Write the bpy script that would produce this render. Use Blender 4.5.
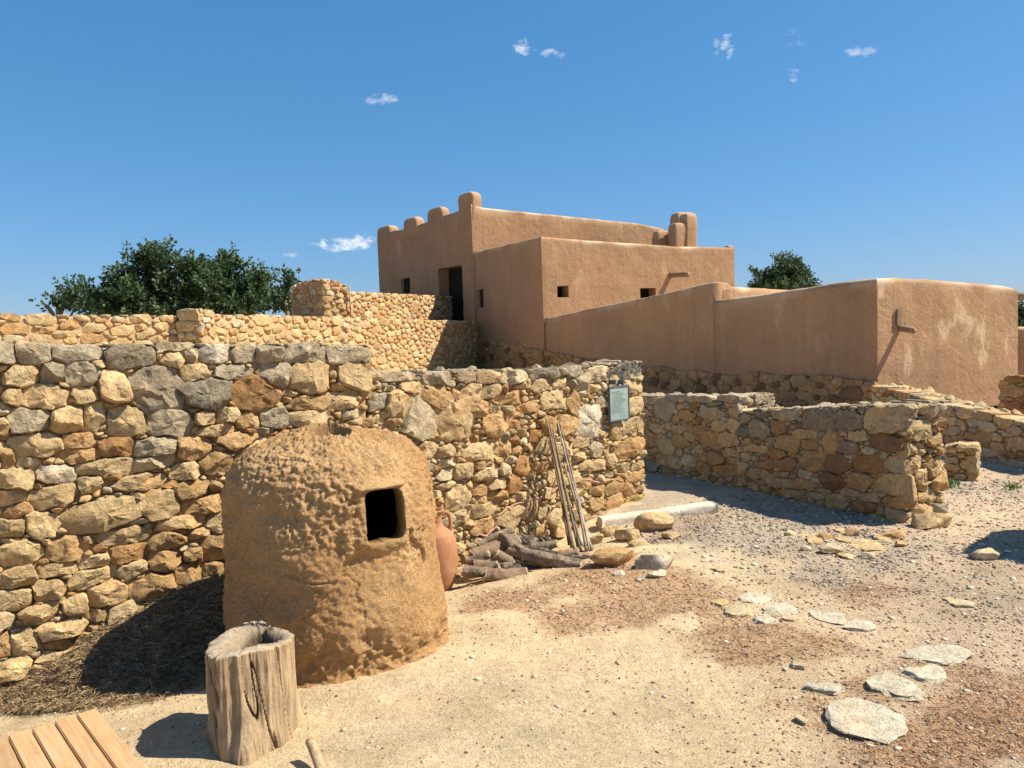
import bpy, bmesh, math, random
import numpy as np
from mathutils import Vector, Matrix, Euler

for o in list(bpy.data.objects):
    bpy.data.objects.remove(o, do_unlink=True)
scene = bpy.context.scene
COL = scene.collection
R = math.radians
rng = np.random.RandomState(7)
random.seed(7)

# ------------------------------------------------------------------ camera
W, H, F = 1024, 768, 770.0
EYE = Vector((0, 0, 1.6))
PITCH = math.atan(44 / F)
ROLL = R(2.0)
cam = bpy.data.cameras.new('camera')
cam.sensor_width = 36
cam.lens = F / W * 36
cam.clip_start = 0.05
cam.clip_end = 3000
co = bpy.data.objects.new('camera', cam)
COL.objects.link(co)
base = Matrix.Rotation(R(90) - PITCH, 4, 'X') @ Matrix.Rotation(-ROLL, 4, 'Z')
co.matrix_world = Matrix.Translation(EYE) @ base
scene.camera = co
CM = base.to_3x3()

# ------------------------------------------------------------------ sky, sun, exposure
SUN_EL, SUN_AZ = 50.0, 89.5          # azimuth counted from -Y (towards the viewer) to +X
sd = Vector((math.sin(R(SUN_AZ)) * math.cos(R(SUN_EL)), -math.cos(R(SUN_AZ)) * math.cos(R(SUN_EL)), math.sin(R(SUN_EL))))
sun = bpy.data.lights.new('sun', 'SUN')
sun.energy = 5.0
sun.angle = R(0.53)
sun.color = (1.0, 0.915, 0.765)
so = bpy.data.objects.new('sun', sun)
so.rotation_euler = sd.to_track_quat('Z', 'Y').to_euler()
so.location = (6, -4, 12)
COL.objects.link(so)

world = bpy.data.worlds.new('World')
scene.world = world
world.use_nodes = True
wn, wl = world.node_tree.nodes, world.node_tree.links
wn.clear()
wout = wn.new('ShaderNodeOutputWorld')
bg = wn.new('ShaderNodeBackground')
sky = wn.new('ShaderNodeTexSky')
sky.sky_type = 'NISHITA'
sky.sun_disc = False
sky.sun_elevation = R(SUN_EL)
sky.sun_rotation = math.atan2(sd.x, sd.y)
sky.air_density = 1.15
sky.dust_density = 0.25
sky.ozone_density = 2.2
sky.altitude = 0
bg.inputs[1].default_value = 0.1
wl.new(bg.outputs[0], wout.inputs[0])

vs = scene.view_settings
vs.view_transform = 'Standard'
vs.look = 'None'
vs.exposure = 0.82
vs.gamma = 1
vs.use_curve_mapping = False


def ray(px, py):
    d = CM @ Vector(((px - W / 2) / F, -(py - H / 2) / F, -1.0))
    return d


def at_depth(px, py, Y):
    d = ray(px, py)
    return EYE + d * (Y / d.y)


def at_z(px, py, z=0.0):
    d = ray(px, py)
    return EYE + d * ((z - EYE.z) / d.z)


def on_wall(px, py, o, n):
    d = ray(px, py)
    n = Vector((n[0], n[1], 0))
    t = (Vector((o[0], o[1], 0)) - Vector((EYE.x, EYE.y, 0))).dot(n) / d.dot(n)
    return EYE + d * t


CMI = CM.inverted()


def proj(p):
    q = CMI @ (Vector(p) - EYE)
    return (W / 2 + F * q.x / -q.z, H / 2 - F * q.y / -q.z, -q.z)


# clouds: a few small fair weather wisps, placed by direction in the sky
tc = wn.new('ShaderNodeTexCoord')
cn = wn.new('ShaderNodeTexNoise')
cn.inputs['Scale'].default_value = 60
cn.inputs['Detail'].default_value = 7
cn.inputs['Roughness'].default_value = 0.62
cmap = wn.new('ShaderNodeMapping')
cmap.inputs['Scale'].default_value = (1, 1, 1.5)
wl.new(tc.outputs['Generated'], cmap.inputs[0])
wl.new(cmap.outputs[0], cn.inputs['Vector'])


def wmath(op, a, b=None, clamp=False):
    n = wn.new('ShaderNodeMath')
    n.operation = op
    n.use_clamp = clamp
    for i, v in enumerate((a, b)):
        if v is None:
            continue
        if isinstance(v, (int, float)):
            n.inputs[i].default_value = v
        else:
            wl.new(v, n.inputs[i])
    return n.outputs[0]


acc = None
for (cx, cy, a, b, st) in [(350, 245, 40, 9, .95), (362, 241, 16, 9, .9), (293, 254, 10, 4, .5), (380, 99, 22, 6, .55), (524, 47, 13, 9, .7), (553, 54, 13, 6, .55),
                           (724, 46, 11, 13, .75), (859, 52, 14, 6, .5), (793, 76, 7, 8, .5), (795, 38, 14, 9, .15)]:
    c = ray(cx, cy).normalized()
    rt = (ray(cx + 10, cy) - ray(cx - 10, cy)).normalized()
    upv = rt.cross(c).normalized()
    sub = wn.new('ShaderNodeVectorMath'); sub.operation = 'SUBTRACT'
    wl.new(tc.outputs['Generated'], sub.inputs[0]); sub.inputs[1].default_value = c
    d1 = wn.new('ShaderNodeVectorMath'); d1.operation = 'DOT_PRODUCT'
    wl.new(sub.outputs[0], d1.inputs[0]); d1.inputs[1].default_value = rt * (F / a)
    d2 = wn.new('ShaderNodeVectorMath'); d2.operation = 'DOT_PRODUCT'
    wl.new(sub.outputs[0], d2.inputs[0]); d2.inputs[1].default_value = upv * (F / b)
    q = wmath('ADD', wmath('MULTIPLY', d1.outputs['Value'], d1.outputs['Value']), wmath('MULTIPLY', d2.outputs['Value'], d2.outputs['Value']))
    m = wmath('SUBTRACT', 1.0, q, True)
    nn = wmath('MULTIPLY', wmath('SUBTRACT', cn.outputs[0], 0.56), 5.5)
    m = wmath('MULTIPLY', wmath('ADD', wmath('MULTIPLY', m, 0.85), nn, True), wmath('MULTIPLY', m, 1.9, True))
    m = wmath('MULTIPLY', m, st)
    acc = m if acc is None else wmath('MAXIMUM', acc, m)
cmix = wn.new('ShaderNodeMix')
cmix.data_type = 'RGBA'
wl.new(acc, cmix.inputs[0])
ssep = wn.new('ShaderNodeSeparateColor')
scom = wn.new('ShaderNodeCombineColor')
wl.new(sky.outputs[0], ssep.inputs[0])
for ch, (k_, g_) in enumerate(((0.305, 1.05), (0.86, 0.67), (1.37, 0.64))):   # a deeper, cleaner blue
    wl.new(wmath('MULTIPLY', wmath('POWER', ssep.outputs[ch], g_), k_), scom.inputs[ch])
wl.new(scom.outputs[0], cmix.inputs[6])
cmix.inputs[7].default_value = (4.9, 5.3, 5.8, 1)
wl.new(cmix.outputs[2], bg.inputs[0])


# ------------------------------------------------------------------ noise
def _hash(ix, iy, iz, seed):
    h = (ix * 374761393 + iy * 668265263 + iz * 2147483647 + seed * 974634777) & 0xFFFFFFFF
    h = ((h ^ (h >> 13)) * 1274126177) & 0xFFFFFFFF
    h = h ^ (h >> 16)
    return (h & 0xFFFF) / 65535.0


def vnoise(P, seed=0):
    P = np.asarray(P, float)
    i = np.floor(P).astype(np.int64)
    f = P - i
    f = f * f * (3 - 2 * f)
    out = 0
    for dx in (0, 1):
        wx = f[..., 0] if dx else 1 - f[..., 0]
        for dy in (0, 1):
            wy = f[..., 1] if dy else 1 - f[..., 1]
            for dz in (0, 1):
                wz = f[..., 2] if dz else 1 - f[..., 2]
                out = out + wx * wy * wz * _hash(i[..., 0] + dx, i[..., 1] + dy, i[..., 2] + dz, seed)
    return out * 2 - 1


def fbm(P, oct=4, seed=0, rough=0.5):
    P = np.asarray(P, float)
    a, s, out = 1.0, 1.0, 0
    for k in range(oct):
        out = out + a * vnoise(P * s + k * 17.3, seed + k)
        a *= rough
        s *= 2.03
    return out


def sstep(a, b, x):
    t = np.clip((x - a) / (b - a), 0, 1)
    return t * t * (3 - 2 * t)


# ------------------------------------------------------------------ materials
MATS = {}


def newmat(name, rough=0.9):
    m = bpy.data.materials.new(name)
    m.use_nodes = True
    nt = m.node_tree
    b = nt.nodes['Principled BSDF']
    b.inputs['Roughness'].default_value = rough
    b.inputs['Specular IOR Level'].default_value = 0.25
    MATS[name] = m
    return m, nt, b


def N(nt, typ, **kw):
    n = nt.nodes.new(typ)
    for k, v in kw.items():
        setattr(n, k, v)
    return n


def noise(nt, vec, scale, detail=5, rough=0.6):
    n = N(nt, 'ShaderNodeTexNoise')
    n.inputs['Scale'].default_value = scale
    n.inputs['Detail'].default_value = detail
    n.inputs['Roughness'].default_value = rough
    if vec is not None:
        nt.links.new(vec, n.inputs['Vector'])
    return n.outputs[0]


def ramp(nt, fac, stops):
    n = N(nt, 'ShaderNodeValToRGB')
    nt.links.new(fac, n.inputs[0])
    el = n.color_ramp.elements
    while len(el) < len(stops):
        el.new(0.5)
    for e, (p, c) in zip(el, stops):
        e.position = p
        e.color = (c, c, c, 1) if isinstance(c, (int, float)) else (*c, 1)
    return n.outputs[0]


def mix(nt, fac, a, b, mode='MIX'):
    n = N(nt, 'ShaderNodeMix', data_type='RGBA', blend_type=mode)
    for sock, v in ((0, fac), (6, a), (7, b)):
        if isinstance(v, (int, float)):
            n.inputs[sock].default_value = v if sock == 0 else (v, v, v, 1)
        elif isinstance(v, tuple):
            n.inputs[sock].default_value = (*v, 1)
        else:
            nt.links.new(v, n.inputs[sock])
    return n.outputs[2]


def bump(nt, b, height, strength, dist, prev=None):
    n = N(nt, 'ShaderNodeBump')
    n.inputs['Strength'].default_value = strength
    n.inputs['Distance'].default_value = dist
    nt.links.new(height, n.inputs['Height'])
    if prev is not None:
        nt.links.new(prev, n.inputs['Normal'])
    nt.links.new(n.outputs[0], b.inputs['Normal'])
    return n.outputs[0]


def position(nt, scale=None):
    g = N(nt, 'ShaderNodeNewGeometry').outputs['Position']
    if scale:
        mp = N(nt, 'ShaderNodeMapping')
        mp.inputs['Scale'].default_value = scale
        nt.links.new(g, mp.inputs[0])
        return mp.outputs[0]
    return g


def make_stone_mat():
    m, nt, b = newmat('limestone', 0.92)
    p = position(nt)
    at = N(nt, 'ShaderNodeAttribute', attribute_name='tint')
    n1 = noise(nt, p, 9, 6, 0.65)
    n2 = noise(nt, p, 38, 6, 0.7)
    n3 = noise(nt, p, 150, 3, 0.6)
    c = mix(nt, 1.0, at.outputs['Color'], ramp(nt, n1, [(0.25, 0.72), (0.5, 1.0), (0.75, 1.18)]), 'MULTIPLY')
    c = mix(nt, 1.0, c, ramp(nt, n2, [(0.28, 0.64), (0.48, 1.0), (0.72, 1.2)]), 'MULTIPLY')
    # iron stain and lichen
    n4 = noise(nt, p, 5.5, 5, 0.6)
    c = mix(nt, ramp(nt, n4, [(0.52, 0.0), (0.72, 0.5)]), c, mix(nt, 1.0, c, (1.0, 0.70, 0.42), 'MULTIPLY'))
    n5 = noise(nt, p, 13, 8, 0.75)
    lf = N(nt, 'ShaderNodeMath', operation='MULTIPLY')
    nt.links.new(ramp(nt, n5, [(0.40, 0.0), (0.62, 1.0)]), lf.inputs[0])
    nt.links.new(at.outputs['Alpha'], lf.inputs[1])
    c = mix(nt, lf.outputs[0], c, mix(nt, ramp(nt, n2, [(0.4, 0.0), (0.6, 1.0)]), (0.17, 0.14, 0.10), (0.40, 0.34, 0.245)))
    nt.links.new(c, b.inputs['Base Color'])
    rd = N(nt, 'ShaderNodeTexNoise', noise_type='RIDGED_MULTIFRACTAL')
    rd.inputs['Scale'].default_value = 11
    rd.inputs['Detail'].default_value = 6
    rd.inputs['Roughness'].default_value = 0.7
    nt.links.new(p, rd.inputs['Vector'])
    rr_ = ramp(nt, rd.outputs[0], [(0.15, 0.0), (0.8, 1.0)])
    c2 = mix(nt, 1.0, c, ramp(nt, rd.outputs[0], [(0.10, 0.80), (0.4, 1.12), (0.95, 1.28)]), 'MULTIPLY')
    nt.links.new(c2, b.inputs['Base Color'])
    v = N(nt, 'ShaderNodeTexVoronoi', feature='F1')
    v.inputs['Scale'].default_value = 46
    nt.links.new(p, v.inputs['Vector'])
    b0_ = bump(nt, b, rr_, 0.55, 0.022)
    b1 = bump(nt, b, n1, 0.7, 0.06, b0_)
    b2 = bump(nt, b, n2, 0.9, 0.028, b1)
    b2b = bump(nt, b, ramp(nt, v.outputs['Distance'], [(0.0, 0.0), (0.35, 1.0)]), 0.3, 0.010, b2)
    bump(nt, b, n3, 0.7, 0.007, b2b)


make_stone_mat()


def simple_mat(name, col, rough=0.9, scales=((8, 0.75, 1.2), (50, 0.8, 1.15)), bumps=((40, 0.5, 0.01),), tint2=None, tscale=3, tpos=(0.5, 0.7), stretch=None):
    m, nt, b = newmat(name, rough)
    p = position(nt, stretch)
    c = None
    for s, lo, hi in scales:
        r_ = ramp(nt, noise(nt, p, s, 6, 0.65), [(0.27, lo), (0.73, hi)])
        c = mix(nt, 1.0, col if c is None else c, r_, 'MULTIPLY')
    if tint2:
        c = mix(nt, ramp(nt, noise(nt, p, tscale, 6, 0.65), [(tpos[0], 0.0), (tpos[1], 1.0)]), c, tint2)
    nt.links.new(c, b.inputs['Base Color'])
    prev = None
    for s, st, d in bumps:
        prev = bump(nt, b, noise(nt, p, s, 6, 0.65), st, d, prev)
    return m


simple_mat('mud_mortar', (0.46, 0.275, 0.13), 0.95, ((7, 0.7, 1.2), (40, 0.7, 1.25)), ((18, 0.8, 0.04), (80, 0.7, 0.012)))
simple_mat('pale_mortar', (0.52, 0.35, 0.19), 0.95, ((7, 0.7, 1.2), (40, 0.7, 1.25)), ((18, 0.8, 0.04), (80, 0.7, 0.012)))
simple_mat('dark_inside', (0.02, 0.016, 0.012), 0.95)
simple_mat('old_wood', (0.25, 0.17, 0.105), 0.85, ((6, 0.7, 1.25), (40, 0.7, 1.2)), ((30, 0.5, 0.01),))
simple_mat('cut_wood', (0.50, 0.37, 0.22), 0.85, ((30, 0.65, 1.2), (120, 0.7, 1.2)), ((60, 0.5, 0.006),))
simple_mat('char_wood', (0.055, 0.043, 0.033), 0.85, ((12, 0.6, 1.5), (60, 0.7, 1.3)), ((40, 0.7, 0.012),), (0.26, 0.21, 0.155), 16, (0.5, 0.62))
simple_mat('bark_wood', (0.29, 0.225, 0.155), 0.85, ((14, 0.5, 1.35), (80, 0.5, 1.4)), ((25, 0.8, 0.03), (90, 0.9, 0.012)), (0.13, 0.10, 0.065), 12, (0.54, 0.68))
simple_mat('pale_beam', (0.62, 0.55, 0.43), 0.9, ((10, 0.8, 1.15), (60, 0.8, 1.15)), ((25, 0.5, 0.02), (120, 0.4, 0.004)))
simple_mat('terracotta', (0.38, 0.175, 0.085), 0.7, ((9, 0.88, 1.1), (60, 0.93, 1.07)), ((60, 0.15, 0.004),), (0.44, 0.25, 0.15), 7, (0.5, 0.75))
simple_mat('red_paint', (0.47, 0.25, 0.185), 0.9)
simple_mat('sign_frame', (0.10, 0.13, 0.15), 0.45, ((20, 0.9, 1.1),), ((60, 0.1, 0.002),))
simple_mat('sign_text', (0.16, 0.24, 0.22), 0.6, ((20, 0.9, 1.1),), ((60, 0.05, 0.002),))
simple_mat('soil', (0.33, 0.215, 0.115), 0.95)


def make_sign_panel():
    m, nt, b = newmat('sign_panel', 0.3)
    p = position(nt)
    c = mix(nt, ramp(nt, noise(nt, p, 9, 3), [(0.35, 0.0), (0.7, 1.0)]), (0.22, 0.29, 0.27), (0.36, 0.40, 0.34))
    nt.links.new(c, b.inputs['Base Color'])
    b.inputs['Specular IOR Level'].default_value = 0.5


make_sign_panel()


def make_cane():
    m, nt, b = newmat('cane', 0.7)
    at = N(nt, 'ShaderNodeAttribute', attribute_name='tint')
    p = position(nt, (1, 1, 0.25))
    c = mix(nt, 1.0, at.outputs['Color'], ramp(nt, noise(nt, p, 60, 5), [(0.3, 0.6), (0.7, 1.3)]), 'MULTIPLY')
    nt.links.new(c, b.inputs['Base Color'])
    bump(nt, b, noise(nt, p, 90, 4), 0.4, 0.004)


make_cane()


def make_adobe(mname, patch):
    """plaster of a mud brick house: warm tan with run-off streaks and pale worn patches"""
    m, nt, b = newmat(mname, 0.95)
    p = position(nt)
    ps = position(nt, (1, 1, 0.12))
    c = mix(nt, 1.0, (0.385, 0.232, 0.128), ramp(nt, noise(nt, p, 0.7, 5, 0.6), [(0.3, 0.86), (0.7, 1.12)]), 'MULTIPLY')
    c = mix(nt, 1.0, c, ramp(nt, noise(nt, ps, 5, 6, 0.7), [(0.3, 0.89), (0.7, 1.08)]), 'MULTIPLY')
    c = mix(nt, 1.0, c, ramp(nt, noise(nt, p, 22, 5, 0.7), [(0.3, 0.86), (0.7, 1.1)]), 'MULTIPLY')
    c = mix(nt, ramp(nt, noise(nt, position(nt, (1, 1, 0.55)), 1.5, 5, 0.55), [(patch, 0.0), (patch + .05, 0.7 if patch < .6 else .3)]), c, (0.60, 0.44, 0.28))
    at = N(nt, 'ShaderNodeAttribute', attribute_name='tint')
    c = mix(nt, at.outputs['Fac'], c, (0.60, 0.46, 0.30))
    nt.links.new(c, b.inputs['Base Color'])
    vc = N(nt, 'ShaderNodeTexVoronoi', feature='DISTANCE_TO_EDGE')
    vc.inputs['Scale'].default_value = 1.1
    wv = N(nt, 'ShaderNodeVectorMath', operation='MULTIPLY_ADD')
    wn_ = N(nt, 'ShaderNodeTexNoise')
    wn_.inputs['Scale'].default_value = 2.5
    wn_.inputs['Detail'].default_value = 5
    nt.links.new(p, wn_.inputs['Vector'])
    nt.links.new(wn_.outputs['Color'], wv.inputs[0])
    wv.inputs[1].default_value = (.7, .7, .7)
    nt.links.new(p, wv.inputs[2])
    nt.links.new(wv.outputs[0], vc.inputs['Vector'])
    crk = ramp(nt, vc.outputs['Distance'], [(0.0, 0.0), (0.02, 1.0)])
    b0_ = bump(nt, b, crk, 0.35, 0.012)
    b1 = bump(nt, b, noise(nt, p, 3, 5), 0.5, 0.08, b0_)
    b2 = bump(nt, b, noise(nt, ps, 12, 5), 0.2, 0.02, b1)
    bump(nt, b, noise(nt, p, 45, 5, 0.7), 0.6, 0.015, b2)


make_adobe('adobe_plaster', .64)
make_adobe('worn_plaster', .585)


def make_oven_mat():
    m, nt, b = newmat('oven_clay', 0.97)
    p = position(nt)
    at = N(nt, 'ShaderNodeAttribute', attribute_name='tint')
    c = mix(nt, 1.0, at.outputs['Color'], ramp(nt, noise(nt, p, 5, 6, 0.65), [(0.3, 0.88), (0.7, 1.14)]), 'MULTIPLY')
    c = mix(nt, 1.0, c, ramp(nt, noise(nt, p, 60, 6, 0.75), [(0.3, 0.74), (0.6, 1.2)]), 'MULTIPLY')
    n = noise(nt, p, 190, 3, 0.6)
    c = mix(nt, ramp(nt, n, [(0.66, 0.0), (0.74, 0.55)]), c, (0.62, 0.47, 0.27))
    nt.links.new(c, b.inputs['Base Color'])
    b1 = bump(nt, b, noise(nt, p, 26, 7, 0.72), 1.0, 0.045)
    b2 = bump(nt, b, noise(nt, p, 95, 5, 0.75), 1.0, 0.018, b1)
    bump(nt, b, n, 0.6, 0.004, b2)


make_oven_mat()


def make_ground_mat():
    m, nt, b = newmat('dirt', 0.97)
    p = position(nt)
    at = N(nt, 'ShaderNodeAttribute', attribute_name='tint')
    c = mix(nt, 1.0, at.outputs['Color'], ramp(nt, noise(nt, p, 2.4, 7, 0.65), [(0.3, 0.84), (0.7, 1.14)]), 'MULTIPLY')
    c = mix(nt, 1.0, c, ramp(nt, noise(nt, p, 24, 6, 0.75), [(0.3, 0.74), (0.7, 1.2)]), 'MULTIPLY')
    n = noise(nt, p, 120, 4, 0.7)
    c = mix(nt, 1.0, c, ramp(nt, n, [(0.32, 0.6), (0.5, 1.0), (0.7, 1.25)]), 'MULTIPLY')
    nt.links.new(c, b.inputs['Base Color'])
    b1 = bump(nt, b, noise(nt, p, 14, 6, 0.7), 0.7, 0.045)
    bump(nt, b, noise(nt, p, 75, 5, 0.75), 0.9, 0.016, b1)


make_ground_mat()


def make_tint_mat(name, rough=0.9, lo=0.75, hi=1.2, scale=90, bs=0.5, bd=0.004):
    m, nt, b = newmat(name, rough)
    p = position(nt)
    at = N(nt, 'ShaderNodeAttribute', attribute_name='tint')
    n = noise(nt, p, scale, 4, 0.7)
    c = mix(nt, 1.0, at.outputs['Color'], ramp(nt, n, [(0.3, lo), (0.7, hi)]), 'MULTIPLY')
    nt.links.new(c, b.inputs['Base Color'])
    if bs:
        bump(nt, b, n, bs, bd)
    return m


make_tint_mat('pebble')
make_tint_mat('straw', 0.8, 0.8, 1.2, 40, 0)


def make_leaf(name, c1, c2):
    m, nt, b = newmat(name, 0.55)
    at = N(nt, 'ShaderNodeAttribute', attribute_name='tint')
    c = mix(nt, at.outputs['Fac'], c1, c2)
    nt.links.new(c, b.inputs['Base Color'])
    b.inputs['Specular IOR Level'].default_value = 0.35
    tr = N(nt, 'ShaderNodeBsdfTranslucent')
    nt.links.new(c, tr.inputs[0])
    ms = N(nt, 'ShaderNodeMixShader')
    ms.inputs[0].default_value = 0.25
    nt.links.new(b.outputs[0], ms.inputs[1])
    nt.links.new(tr.outputs[0], ms.inputs[2])
    nt.links.new(ms.outputs[0], nt.nodes['Material Output'].inputs[0])


make_leaf('tree_leaf', (0.030, 0.058, 0.024), (0.10, 0.155, 0.058))
make_leaf('weed_leaf', (0.06, 0.13, 0.025), (0.14, 0.24, 0.05))


def make_stump_mat():
    m, nt, b = newmat('stump_wood', 0.88)
    p = position(nt, (1, 1, 0.13))
    q = position(nt)
    at = N(nt, 'ShaderNodeAttribute', attribute_name='tint')
    g = noise(nt, p, 40, 6, 0.7)
    c = mix(nt, 1.0, at.outputs['Color'], ramp(nt, g, [(0.3, 0.6), (0.5, 1.0), (0.72, 1.25)]), 'MULTIPLY')
    c = mix(nt, ramp(nt, noise(nt, q, 7, 6, 0.65), [(0.5, 0.0), (0.72, 0.6)]), c, (0.20, 0.13, 0.07))
    nt.links.new(c, b.inputs['Base Color'])
    b1 = bump(nt, b, g, 0.8, 0.014)
    bump(nt, b, noise(nt, q, 60, 5, 0.7), 0.6, 0.006, b1)


make_stump_mat()


def make_plank_mat():
    m, nt, b = newmat('deck_wood', 0.6)
    tco = N(nt, 'ShaderNodeTexCoord')
    mp = N(nt, 'ShaderNodeMapping')
    mp.inputs['Scale'].default_value = (1.2, 22, 22)
    nt.links.new(tco.outputs['Object'], mp.inputs[0])
    oi = N(nt, 'ShaderNodeObjectInfo')
    ad = N(nt, 'ShaderNodeVectorMath', operation='ADD')
    nt.links.new(mp.outputs[0], ad.inputs[0])
    sc = N(nt, 'ShaderNodeMath', operation='MULTIPLY')
    nt.links.new(oi.outputs['Random'], sc.inputs[0]); sc.inputs[1].default_value = 60
    nt.links.new(sc.outputs[0], ad.inputs[1])
    g = noise(nt, ad.outputs[0], 4, 6, 0.65)
    c = mix(nt, ramp(nt, g, [(0.3, 0.0), (0.7, 1.0)]), (0.36, 0.21, 0.10), (0.52, 0.34, 0.18))
    c = mix(nt, 1.0, c, ramp(nt, oi.outputs['Random'], [(0.0, 0.85), (1.0, 1.12)]), 'MULTIPLY')
    c = mix(nt, ramp(nt, noise(nt, position(nt), 7, 6, 0.7), [(0.5, 0.0), (0.75, 0.55)]), c, (0.50, 0.36, 0.22))
    nt.links.new(c, b.inputs['Base Color'])
    bump(nt, b, g, 0.3, 0.004)


make_plank_mat()

# ------------------------------------------------------------------ mesh helpers


def set_tint(me, tint):
    """tint: one (r,g,b,a) or an array per vertex"""
    a = me.attributes.new('tint', 'FLOAT_COLOR', 'POINT')
    n = len(me.vertices)
    t = np.asarray(tint, np.float32)
    if t.ndim == 1:
        if len(t) == 3:
            t = np.append(t, 0)
        t = np.tile(t, (n, 1))
    elif t.shape[1] == 3:
        t = np.hstack([t, np.zeros((n, 1), np.float32)])
    a.data.foreach_set('color', t.astype(np.float32).ravel())


def mesh(name, V, Fs, mat=None, tint=None, smooth=True):
    me = bpy.data.meshes.new(name)
    V = np.asarray(V, np.float32)
    if isinstance(Fs, np.ndarray):
        k = Fs.shape[1]
        me.vertices.add(len(V))
        me.vertices.foreach_set('co', V.ravel())
        me.loops.add(Fs.size)
        me.loops.foreach_set('vertex_index', Fs.astype(np.int32).ravel())
        me.polygons.add(len(Fs))
        me.polygons.foreach_set('loop_start', np.arange(0, Fs.size, k, dtype=np.int32))
        me.update(calc_edges=True)
    else:
        me.from_pydata(V.tolist(), [], Fs)
        me.update()
    if smooth:
        me.polygons.foreach_set('use_smooth', np.ones(len(me.polygons), bool))
    if tint is not None:
        set_tint(me, tint)
    if mat:
        me.materials.append(MATS[mat])
    return me


def link(name, me, parent=None, loc=(0, 0, 0)):
    o = bpy.data.objects.new(name, me)
    COL.objects.link(o)
    o.location = loc
    if parent is not None:
        o.parent = parent
    return o


def tag(o, label=None, cat=None, group=None, kind=None):
    if label: o['label'] = label
    if cat: o['category'] = cat
    if group: o['group'] = group
    if kind: o['kind'] = kind
    return o


def thing(name, loc, label, cat, group=None):
    o = bpy.data.objects.new(name, None)
    o.empty_display_size = 0.2
    COL.objects.link(o)
    o.location = loc
    return tag(o, label, cat, group)


def grid_faces(nu, nv, wrap=False):
    """quads of a (nv rows) x (nu cols) grid, row major"""
    jj, ii = np.meshgrid(np.arange(nv - 1), np.arange(nu if wrap else nu - 1), indexing='ij')
    a = jj * nu + ii
    b = jj * nu + (ii + 1) % nu
    return np.stack([a, b, b + nu, a + nu], -1).reshape(-1, 4)


def merge(parts):
    """parts: list of (V, F list of tuples, tint) -> one"""
    VV, FF, TT, n = [], [], [], 0
    for V, Fs, t in parts:
        V = np.asarray(V)
        VV.append(V)
        FF += [tuple(i + n for i in f) for f in Fs]
        t = np.asarray(t, float)
        TT.append(np.tile(t, (len(V), 1)) if t.ndim == 1 else t)
        n += len(V)
    return np.vstack(VV), FF, np.vstack(TT)


# ------------------------------------------------------------------ terrain
W1A, W1B = (-2.7, 4.05), (-0.985, 5.3)
W2A, W2B = (-0.99, 5.34), (1.27, 7.6)


def seg_dist(x, y, a, b):
    ax, ay = a
    bx, by = b
    dx, dy = bx - ax, by - ay
    t = np.clip(((x - ax) * dx + (y - ay) * dy) / (dx * dx + dy * dy), 0, 1)
    return np.hypot(x - ax - t * dx, y - ay - t * dy)


def G(x, y):
    x = np.asarray(x, float)
    y = np.asarray(y, float)
    d = np.minimum(seg_dist(x, y, (-3.6, 3.4), W1B), seg_dist(x, y, W1B, (0.1, 6.4)))
    z = -0.19 * np.exp(-(d / 0.75) ** 2)
    z = z + 0.034 * np.clip(y - 9.5, 0, 16) - 0.012 * np.clip(y - 60, 0, 200)
    return z


def Gf(x, y):
    return float(G(x, y))


def gp(px, py):
    """point of the ground seen at a pixel"""
    p = at_z(px, py, 0)
    for _ in range(6):
        p = at_z(px, py, Gf(p.x, p.y))
    return p


def micro(x, y):
    P = np.stack([x, y, np.zeros_like(x)], -1)
    return 0.022 * fbm(P * 1.3, 3, 3) + 0.007 * fbm(P * 7, 3, 9)


def axis(lo, hi, step, far):
    a = np.arange(lo, hi, step)
    out = []
    s, v = step, lo
    left = []
    while v > -far:
        s *= 1.28
        v -= s
        left.append(v)
    right = []
    s, v = step, a[-1]
    while v < far:
        s *= 1.28
        v += s
        right.append(v)
    return np.concatenate([left[::-1], a, right])


BLOBS = [  # px, py, half width px, half height px, kind, strength
    (615, 592, 120, 34, 'red', 1.1), (520, 592, 70, 14, 'red', .9), (690, 580, 40, 30, 'red', .5), (880, 720, 160, 60, 'red', .5), (765, 640, 90, 28, 'red', .75), (985, 735, 110, 60, 'red', .8), (1010, 680, 70, 30, 'red', .6),
    (900, 600, 140, 26, 'red', .45), (840, 655, 100, 25, 'red', .5), (700, 700, 120, 60, 'red', .25), (790, 580, 90, 16, 'red', .4), (690, 523, 25, 12, 'red', .9),
    (760, 512, 110, 28, 'grey', 1.1), (690, 488, 60, 26, 'grey', 1.2), (850, 560, 130, 26, 'grey', .65), (960, 490, 80, 14, 'grey', .7), (980, 600, 90, 22, 'grey', .4),
    (700, 556, 40, 24, 'pale', .7), (655, 625, 60, 22, 'pale', .4), (955, 520, 70, 12, 'pale', .8), (470, 690, 260, 80, 'pale', .3), (890, 545, 60, 12, 'pale', .5)]
BL = []
for (px, py, rx, ry, k, s) in BLOBS:
    c = at_z(px, py)
    e = at_z(px + rx, py)
    f, b_ = at_z(px, py + ry), at_z(px, max(py - ry, 420))
    BL.append((c.x, c.y, abs(e.x - c.x), max((f - b_).length / 2, .15), math.atan2((b_ - f).x, (b_ - f).y), k, s))


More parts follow.
